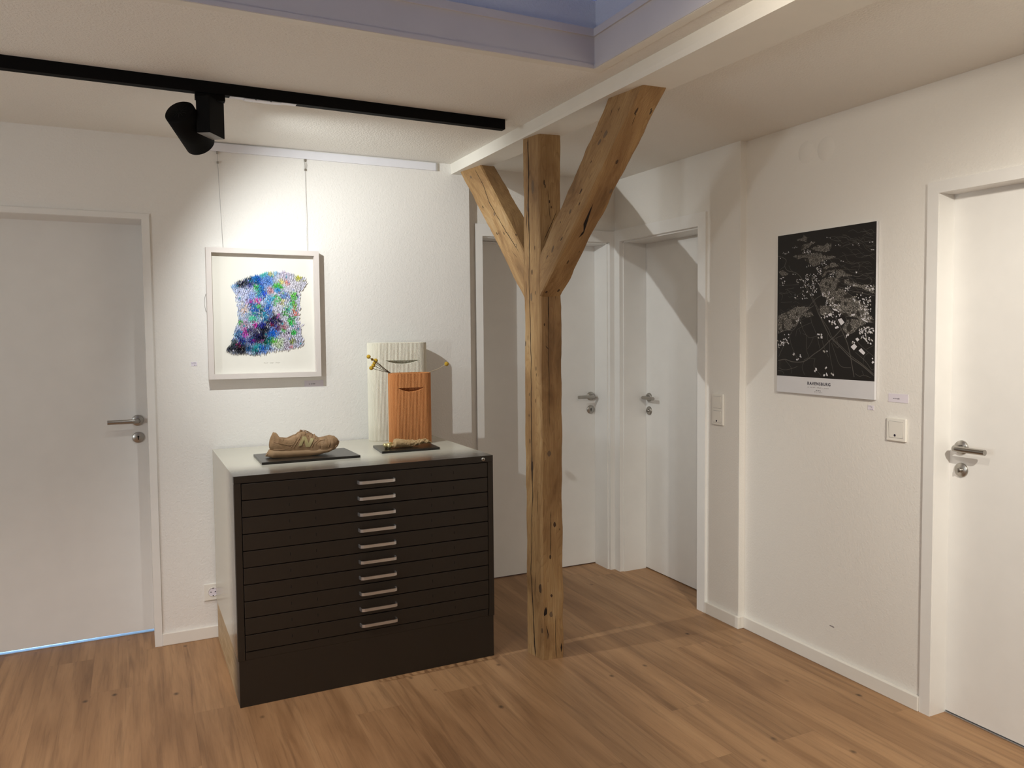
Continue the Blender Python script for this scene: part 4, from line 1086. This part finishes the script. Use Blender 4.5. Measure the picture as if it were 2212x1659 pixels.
# lamp cylinder in world axes -> local
inv = Matrix.Rotation(-math.atan2(.845, .535), 4, 'Z') @ Matrix.Translation(-Vector(sp.location))
LR, LL = .053, .16
fc = inv @ SPOT_POS; bk = inv @ (SPOT_POS - SPOT_AX * LL); ax = (fc - bk).normalized()
m = MB()
m.lathe([(0.0001, 0.0), (LR - .004, 0.0), (LR, .004), (LR, LL), (LR - .0025, LL), (LR - .0025, LL - .07), (0.0001, LL - .072)], bk, ax, 48)
m.build('lamp_head', 'black', sp)
m = MB()
a_ = ax.orthogonal().normalized(); b2 = ax.cross(a_)
for i in range(12):
    t = i * PI / 6; e = a_ * math.cos(t) + b2 * math.sin(t); s_ = ax.cross(e)
    m.prism([bk + e * .006 - s_ * .0006 - ax * .0003, bk + e * .03 - s_ * .0006 - ax * .0003, bk + e * .03 + s_ * .0006 - ax * .0003, bk + e * .006 + s_ * .0006 - ax * .0003], -ax * .0006)
m.build('vent_slits', 'gap', sp)
m = MB(); mid = (fc + bk) / 2
m.lathe([(.012, 0), (.012, .03)], Vector((mid.x, .0249, mid.z)), (0, 1, 0), 16); m.build('pivot', 'black', sp)

# ------------------------------------------------------------------ picture rail, wires and framed artwork
m = MB(); m.cbox((.30, YA - .011, 2.3235), (1.455, YA - .0003, 2.3625), .0015)
pr = m.build('rail_profile', 'alu_white')
pt = thing('picture_rail', 'white picture hanging rail along the top of the back wall', 'rail', (.88, YA, 2.343))
pr.parent = pt; pr.data.transform(Matrix.Translation(-Vector(pt.location)))
m = MB(); m.cbox((1.455, YA - .012, 2.3225), (1.4635, YA - .0003, 2.3635), .001); rel(m, pt.location).build('end_cap', 'alu', pt)
M['wire'] = plain('steel_wire', (.38, .37, .37, 1), .4, .8)
AY = YA - .048      # front of the frame
for (x0_, x1_, lb, loop) in ((.375, .388, 'left thin hanging wire between the picture rail and the framed artwork', False), (.776, .777, 'right thin hanging wire with a loop knot, between the picture rail and the framed artwork', True)):
    t = thing('hanging_wire', lb, 'wire', (x0_, YA - .008, 2.3235), 0, 'picture hanging wires')
    o = Vector(t.location)
    m = MB(); m.tube([Vector((x0_, YA - .008, 2.272)) - o, Vector((x1_, YA - .012, 1.85)) - o], .00085, 6); m.build('wire_line', 'wire', t)
    m = MB(); m.cbox(Vector((x0_ - .005, YA - .013, 2.311)) - o, Vector((x0_ + .003, YA - .004, 2.3235)) - o, .001); m.build('hook', 'steel', t)
    m = MB()
    if loop:
        m.tube([Vector((x0_ - .001 + .008 * math.sin(q * PI / 8), YA - .008, 2.313 - .041 * q / 8)) - o for q in range(9)], .0009, 6)
        m.tube([Vector((x0_ - .001 - .001 * math.sin(q * PI / 8), YA - .008, 2.313 - .041 * q / 8)) - o for q in range(9)], .0009, 6)
    else:
        m.tube([Vector((x0_, YA - .008, 2.313)) - o, Vector((x0_, YA - .008, 2.272)) - o], .0009, 6)
    m.cbox(Vector((x0_ - .0045, YA - .012, 2.266)) - o, Vector((x0_ + .0045, YA - .004, 2.276)) - o, .001)
    m.build('crimp_clamp', 'steel', t)

AX0, AX1, AZ0, AZ1 = .3085, .8265, 1.2475, 1.8685
art = thing('framed_artwork', 'white framed relief of folded colourful paper hanging on the back wall', 'artwork', ((AX0 + AX1) / 2, YA - .004, AZ0))
o = Vector(art.location); FW = .0235
m = MB()
yb_, yf_ = YA - .0045, AY
def mitre(a0, a1, b0, b1):
    pass
for (p, q) in (((AX0, AZ1 - FW), (AX1, AZ1)), ((AX0, AZ0), (AX1, AZ0 + FW)), ((AX0, AZ0 + FW), (AX0 + FW, AZ1 - FW)), ((AX1 - FW, AZ0 + FW), (AX1, AZ1 - FW))):
    m.box(Vector((p[0], yf_, p[1])) - o, Vector((q[0], yb_, q[1])) - o)
m.build('frame', 'frame', art)
MY = YA - .0115
m = MB(); m.box(Vector((AX0 + FW - .001, MY, AZ0 + FW - .001)) - o, Vector((AX1 - FW + .001, MY + .006, AZ1 - FW + .001)) - o); m.build('mount', 'mount', art)
k = NT('coloured_folded_paper')
at = k.n('ShaderNodeAttribute'); at.attribute_name = 'paint'
k.l(at.outputs['Color'], k.b.inputs['Base Color']); k.b.inputs['Roughness'].default_value = .8; k.b.inputs['Specular IOR Level'].default_value = 0.0
M['tuft'] = k.m
def inside(p, poly):
    c = False; j = len(poly) - 1
    for i in range(len(poly)):
        if (poly[i][1] > p[1]) != (poly[j][1] > p[1]) and p[0] < (poly[j][0] - poly[i][0]) * (p[1] - poly[i][1]) / (poly[j][1] - poly[i][1]) + poly[i][0]:
            c = not c
        j = i
    return c
rnd = random.Random(11)
def fxz(x, z): return True
def field(x, z):
    best = None; acc = [0, 0, 0]; W = 0
    for bx_, bz, r, h in A_BL:
        d2 = ((x - bx_) ** 2 + (z - bz) ** 2) / (r * r)
        wgt = math.exp(-d2 * 2.4)
        c = srgb(h)
        for i in range(3): acc[i] += c[i] * wgt
        W += wgt
    b0 = .05; c = srgb('dfe0ee' if x > .6 else 'cfd8f0')
    return [(acc[i] + c[i] * b0) / (W + b0) for i in range(3)]
vs, fs, cols = [], [], []
sx, sz = .0070, .0058
zz = 1.42
row = 0
zs_lo = min(p[1] for p in A_OUT); zs_hi = max(p[1] for p in A_OUT)
xs_lo = min(p[0] for p in A_OUT); xs_hi = max(p[0] for p in A_OUT)
z = zs_lo
while z < zs_hi:
    x = xs_lo + (row % 2) * sx / 2
    while x < xs_hi:
        px, pz = x + rnd.uniform(-.0018, .0018), z + rnd.uniform(-.0018, .0018)
        x += sx
        if not inside((px, pz), A_OUT): continue
        c = field(px + rnd.gauss(0, .004), pz + rnd.gauss(0, .004))
        if rnd.random() < .05 and fxz(px, pz): c = list(srgb(rnd.choice(['dcdcec', '9aa8e0', '5a4a80', '30b0c8'])))[:3]
        fz = (pz - zs_lo) / (zs_hi - zs_lo)
        fx = (px - xs_lo) / (xs_hi - xs_lo)
        upw = 1 if fz > .55 + rnd.uniform(-.25, .25) else -1
        h = rnd.uniform(.015, .022); wdt = rnd.uniform(.0038, .0056)
        lean = rnd.uniform(-.22, .22) + (.28 if fx > .55 or fz < .4 else -.1) * (1 if upw < 0 else -.6)
        if fx > .93: lean += .7 * (1 if upw > 0 else 1)
        out = rnd.uniform(.003, .010)
        for sgn in (-1, 1):
            apex = Vector((px, MY - out * .4, pz))
            tip = Vector((px + sgn * wdt + lean * h * upw, MY - .0008 - out * .5, pz + upw * h))
            mid_o = apex.lerp(tip, .45) + Vector((sgn * .0026, -out * .7, 0))
            mid_i = apex.lerp(tip, .5) + Vector((-sgn * .0012, -out * .25, 0))
            b0 = len(vs)
            vs += [apex - o, mid_o - o, tip - o, mid_i - o]
            fs.append((b0, b0 + 1, b0 + 2, b0 + 3))
            br = rnd.uniform(.8, 1.15)
            cols.append([min(.9, (q ** 1.25) * br * .92) for q in c] + [1])
    z += sz; row += 1
me = bpy.data.meshes.new('folded_paper_tufts')
me.from_pydata([tuple(p) for p in vs], [], fs)
ca = me.color_attributes.new('paint', 'FLOAT_COLOR', 'CORNER')
for p, c in zip(me.polygons, cols):
    for li in p.loop_indices: ca.data[li].color = c
tf = link('folded_paper_tufts', me, 'tuft', art); tf['kind'] = 'stuff'
# pencil signature on the mount
M['pencil'] = plain('pale_pencil', 'b5b1a8', .8)
m = MB(); rs_ = random.Random(3)
def scribble(m, origin, ux, uy, n_, width, height, r, loops=True, joined=True):
    pts = []
    for w_ in range(n_):
        a0 = width * w_ / n_; a1 = a0 + width / n_ * .78; pts = []
        for q in range(15):
            f = q / 14
            pts.append(origin + ux * (a0 + (a1 - a0) * f + height * .12 * math.sin(f * 30 + w_)) + uy * height * (.5 * math.sin(f * 22 + w_ * 2) * (1.0 if q in (0, 1, 2) else .45) + .25 * rs_.uniform(-1, 1)))
        m.tube(pts, r, 4)
scribble(m, Vector((.559, MY - .0003, 1.319)) - o, Vector((1, 0, 0)), Vector((.15, 0, 1)), 3, .082, .009, .00035)
m.build('signature', 'pencil', art)
# loop of spare wire behind the frame
t = thing('wire_loop', 'thin loop of spare wire sticking out behind the left frame edge', 'wire', (.312, YA - .006, 1.61))
m = MB(); m.tube([Vector((.0135 * -math.sin(PI * q / 12) + .002, 0, .0475 * math.cos(PI * q / 12))) for q in range(13)], .0008, 6); m.build('wire_line', 'wire', t)

# ------------------------------------------------------------------ caption cards
def word(m, c, ux, uy, w_, h_, n_, nrm, seed, mi=0):
    """tiny unreadable printed word: a row of letter-height strokes"""
    r_ = random.Random(seed)
    for i in range(n_):
        if r_.random() < .12: continue
        hh = h_ * (1.0 if r_.random() < .35 else .68)
        a = c + ux * (w_ * (i / n_ - .5)) - uy * h_ * .5
        ww = w_ / n_ * .55
        m.prism([a, a + ux * ww, a + ux * ww + uy * hh, a + uy * hh], nrm * .0002, mi)
def card(name, label, c, ux, nrm, w_, h_, words, parent=None):
    uy = Vector((0, 0, 1)); ux = Vector(ux); nrm = Vector(nrm)
    t = thing(name, label, 'caption card', c)
    m = MB(); a = -ux * w_ / 2 - uy * h_ / 2
    m.prism([a, a + ux * w_, a + ux * w_ + uy * h_, a + uy * h_], nrm * .0012); m.build('card_sheet', 'card', t)
    m = MB()
    for (dx, dz, ww, hh, n_, s_) in words: word(m, ux * dx + uy * dz + nrm * .0012, ux, uy, ww, hh, n_, nrm, s_)
    m.build('print', 'ink', t)
card('caption_card', 'lilac caption card in the shadow under the framed artwork', (.7985, YA - .0004, 1.2105), (1, 0, 0), (0, -1, 0), .094, .031, [(-.010, -.002, .032, .0045, 19, 1)])
card('caption_card', 'tiny lilac printed label left of the framed artwork', (.248, YA - .0004, 1.3215), (1, 0, 0), (0, -1, 0), .026, .020, [(-.001, .006, .018, .002, 8, 2), (-.001, .002, .021, .002, 9, 3), (.005, -.006, .012, .003, 5, 4)])
card('caption_card', 'lilac caption card above the single light switch', (XB - .0004, 2.174, 1.1945), (0, -1, 0), (-1, 0, 0), .092, .0335, [(-.008, -.002, .030, .0045, 18, 5)])
card('caption_card', 'tiny lilac printed label below the dark city map', (XB - .0004, 2.305, 1.147), (0, -1, 0), (-1, 0, 0), .030, .019, [(-.005, .006, .02, .0022, 8, 6), (.004, .001, .006, .0022, 3, 7), (.004, -.006, .016, .0026, 7, 8)])

# ------------------------------------------------------------------ city map print
PX = XB - .015
po = thing('map_print', 'black and white city map board with a white caption band on the right wall', 'picture', (PX + .012, 2.552, 1.180))
o = Vector(po.location)
PY0, PY1, PZ0, PZ1 = 2.829, 2.277, 1.181, 1.8905
PB = 1.255
M['map_black'] = plain('map_black_print', '14110f', .55)
M['map_white'] = plain('map_white_board', 'd9d8da', .5)
M['map_road'] = plain('map_road_grey', '56524e', .6)
M['map_area'] = plain('map_area_grey', '2b2723', .6)
M['map_b1'] = plain('map_building_grey', '7b7771', .6)
M['map_b2'] = plain('map_building_pale', 'b3aea6', .6)
M['map_b3'] = plain('map_building_white', 'e0dee2', .6)
m = MB(); m.box(Vector((PX, PY0, PZ0)) - o, Vector((XB - .003, PY1, PZ1)) - o); m.build('panel', 'map_white', po)
m = MB(); m.box(Vector((PX - .0003, PY0, PB)) - o, Vector((PX + .0005, PY1, PZ1)) - o, 0)
def P(s, t, lift):
    return Vector((PX - lift, 2.845 - .555 * s, 1.893 - .713 * t)) - o
def clampst(s, t):
    return min(1.0225, max(.030, s)), min(.894, max(.006, t))
for ai_, a in enumerate(P_AREAS):
    m.add([P(*clampst(*q), .00045 + .00002 * ai_) for q in a], [list(range(len(a)))], 2)
rm = random.Random(5)
def quad(s, t, a, b_, ang, mi, lift):
    ca_, sa = math.cos(ang), math.sin(ang)
    pts = []
    for u_, v_ in ((-a, -b_), (a, -b_), (a, b_), (-a, b_)):
        pts.append((s + (u_ * ca_ - v_ * sa) / .555, t + (u_ * sa + v_ * ca_) / .713))
    if any(not (.030 < q[0] < 1.0225 and .006 < q[1] < .894) for q in pts): return
    m.add([P(q[0], q[1], lift) for q in pts], [(0, 1, 2, 3)], mi)
for ai, a in enumerate(P_AREAS):
    s0, s1 = min(q[0] for q in a), max(q[0] for q in a); t0, t1 = min(q[1] for q in a), max(q[1] for q in a)
    near = .5 * (t0 + t1)
    step = .0042 + .0045 * near
    s = s0
    ang0 = rm.uniform(.3, .9)
    while s < s1:
        t = t0
        while t < t1:
            p = (s + rm.uniform(-.3, .3) * step, t + rm.uniform(-.3, .3) * step)
            if inside(p, a) and rm.random() < .88 and noise.noise(Vector((p[0] * 26, p[1] * 26, ai))) > -.28:
                sc = .0009 + .0016 * near
                quad(p[0], p[1], sc * rm.uniform(.6, 1.9), sc * rm.uniform(.35, .7), ang0 + rm.choice([0, 1.57]) + rm.uniform(-.25, .25) + math.sin(s * 25) * .5, rm.choice([3, 3, 3, 4]), .0010 + .0002 * rm.random())
            t += step * .8
        s += step
for a in P_WHITE:
    m.add([P(*clampst(*q), .0016) for q in a], [list(range(len(a)))], 5)
for (s, t, rx, ry, n_) in P_CLUST:
    for _ in range(n_):
        sc = (.0013 + .0030 * t)
        quad(s + rm.uniform(-1, 1) * rx, t + rm.uniform(-1, 1) * ry, sc * rm.uniform(.6, 1.4), sc * rm.uniform(.5, 1), rm.uniform(.5, 1.0), rm.choice([4, 5, 5]), .0013 + .0002 * rm.random())
def road(line, wpx, mi, lift):
    pts = []
    for i in range(len(line) - 1):
        p0 = line[max(0, i - 1)]; p1 = line[i]; p2 = line[i + 1]; p3 = line[min(len(line) - 1, i + 2)]
        for q in range(6):
            f = q / 6
            pts.append(tuple(.5 * ((2 * p1[c]) + (-p0[c] + p2[c]) * f + (2 * p0[c] - 5 * p1[c] + 4 * p2[c] - p3[c]) * f * f + (-p0[c] + 3 * p1[c] - 3 * p2[c] + p3[c]) * f ** 3) for c in (0, 1)))
    pts.append(tuple(line[-1]))
    pts = [clampst(*q) for q in pts]
    w3 = [P(q[0], q[1], lift) for q in pts]
    hw = wpx * .00062
    L_, R_ = [], []
    for i, p in enumerate(w3):
        d_ = w3[min(i + 1, len(w3) - 1)] - w3[max(i - 1, 0)]
        nrm = Vector((0, -d_.z, d_.y)); nrm = nrm.normalized() if nrm.length > 1e-9 else Vector((0, 1, 0))
        L_.append(p + nrm * hw); R_.append(p - nrm * hw)
    k0 = len(w3)
    m.add(L_ + R_, [[i, i + 1, k0 + i + 1, k0 + i] for i in range(k0 - 1)], mi)
for ri_, (wpx, line) in enumerate(P_ROADS): road(line, wpx, 1, .0009 + .000004 * ri_)
for i in range(46):     # faint country lanes on the right-hand hills
    s, t = rm.uniform(.55, .98), rm.uniform(.03, .40)
    line = [(s, t)]
    for q in range(6):
        s += rm.uniform(.015, .05); t += rm.uniform(-.008, .022); line.append((s, t))
    road([q for q in line if q[0] < 1.02] if len([q for q in line if q[0] < 1.02]) > 2 else [(.9, t), (.95, t + .01), (1.0, t)], .8, 1, .0008 + .00004 * rm.random())
for i in range(22):
    s, t = rm.uniform(.03, .3), rm.uniform(.36, .55); line = [(s, t)]
    for q in range(4):
        s += rm.uniform(.01, .04); t += rm.uniform(-.012, .012); line.append((s, t))
    road(line, .8, 1, .0008 + .00004 * rm.random())
m.build('map_picture', ['map_black', 'map_road', 'map_area', 'map_b1', 'map_b2', 'map_b3'], po, None, False)
def wall_text(body, y, z, size, mat, name, parent, spacing=1.0, bold=0.0, sx=1.0):
    me = text_mesh(body, size, spacing, bold)
    mt = Matrix(((0, 0, -1, PX - .0004), (-1, 0, 0, y), (0, 1, 0, z), (0, 0, 0, 1))) @ Matrix.Scale(sx, 4, Vector((1, 0, 0)))
    me.transform(Matrix.Translation(-Vector(parent.location)) @ mt)
    return link(name, me, mat, parent)
wall_text('RAVENSBURG', 2.5725, 1.2285, .0185, 'ink', 'title_lettering', po, 1.22, .0004)
m = MB(); Y_, Z_ = Vector((0, -1, 0)), Vector((0, 0, 1)); N_ = Vector((-1, 0, 0))
for (yc_, ww, n_, s_) in ((2.616, .044, 16, 1), (2.5695, .040, 15, 2), (2.5275, .032, 12, 3)):
    word(m, Vector((PX - .0001, yc_, 1.2125)) - o, Y_, Z_, ww, .0035, n_, N_, s_)
m.build('subtitle_print', 'ink_grey', po)
m = MB(); word(m, Vector((PX - .0001, 2.574, 1.200)) - o, Y_, Z_, .028, .005, 10, N_, 4); m.build('logo_print', 'ink', po)
m = MB()
scribble(m, Vector((PX - .0003, 2.598, 1.193)) - o, Vector((0, -1, 0)), Vector((0, 0, 1)), 2, .052, .007, .0003)
m.build('signature', 'ink_grey', po)

# ------------------------------------------------------------------ switches, socket
def switch(name, label, x, y, z, w_, hs, led):
    t = thing(name, label, 'light switch', (x, y, z))
    H_ = .081 * len(hs) - (.009 if len(hs) > 1 else 0)
    H_ = w_ + (len(hs) - 1) * .071
    m = MB()
    # frame with slightly bulged sides
    bm_pts = []
    m.cbox((-.0095, -w_ / 2, -H_ / 2), (0, w_ / 2, H_ / 2), .003)
    m.build('cover_frame', 'plastic', t)
    for i, zc_ in enumerate(hs):
        m = MB()
        a = w_ * .345
        m.box((-.0098, -a - .0012, zc_ - a - .0012), (-.009, a + .0012, zc_ + a + .0012), 1)
        m.add([(-.0105, -a, zc_ - a), (-.0105, a, zc_ - a), (-.0125, a, zc_ + a), (-.0125, -a, zc_ + a), (-.008, -a, zc_ - a), (-.008, a, zc_ - a), (-.008, a, zc_ + a), (-.008, -a, zc_ + a)], [(0, 1, 2, 3), (0, 4, 5, 1), (1, 5, 6, 2), (2, 6, 7, 3), (3, 7, 4, 0)])
        rk = m.build('rocker', ['plastic', 'ink_grey'], t)
        if i in led:
            q = MB(); q.lathe([(0.0001, .0012), (.0042, .0012), (.005, 0)], (-.0106, .004, zc_ - a * .72), (-1, 0, -.06), 16)
            q.build('pilot_light', 'ink', rk)
switch('light_switch', 'single square white light switch beside the right hand door', XB, 2.1755, 1.0715, .0905, [0], [0])
switch('light_switch', 'double white light switch on the narrow wall beside the far right door', XF, 3.2185, 1.067, .0855, [.0365, -.0365], [1])
t = thing('wall_socket', 'white wall socket low on the back wall beside the plan chest', 'socket', (.3015, YA, .2235))
m = MB(); m.cbox((-.0405, -.0085, -.0405), (.0405, 0, .0405), .003); m.build('cover_frame', 'plastic', t)
m = MB(); m.lathe([(.0205, .0002), (.0205, .002), (.0225, .002), (.0225, 0)], (0, -.0085, 0), (0, -1, 0), 32)
m.lathe([(0.0001, .0004), (.0205, .0004)], (0, -.0085, 0), (0, -1, 0), 32, 1)
for x in (-.0095, .0095): m.lathe([(0.0001, .0008), (.0026, .0008), (.0026, .0)], (x, -.0086, 0), (0, -1, 0), 12, 2)
for z in (-.0185, .0185): m.box((-.0025, -.0105, z - .0025), (.0025, -.0088, z + .0025), 2)
m.build('socket_insert', ['plastic', 'card', 'pit_dark'], t)
# scuff mark on the right wall is part of the wallpaper
m = MB(); q = Vector((XB - .0002, 2.512, .183))
m.prism([q, q + Vector((0, -.028, -.0015)), q + Vector((0, -.027, .004)), q + Vector((0, -.004, .005))], (-.0002, 0, 0))
sc_ = m.build('trim_2', 'ink_grey'); struct(sc_)
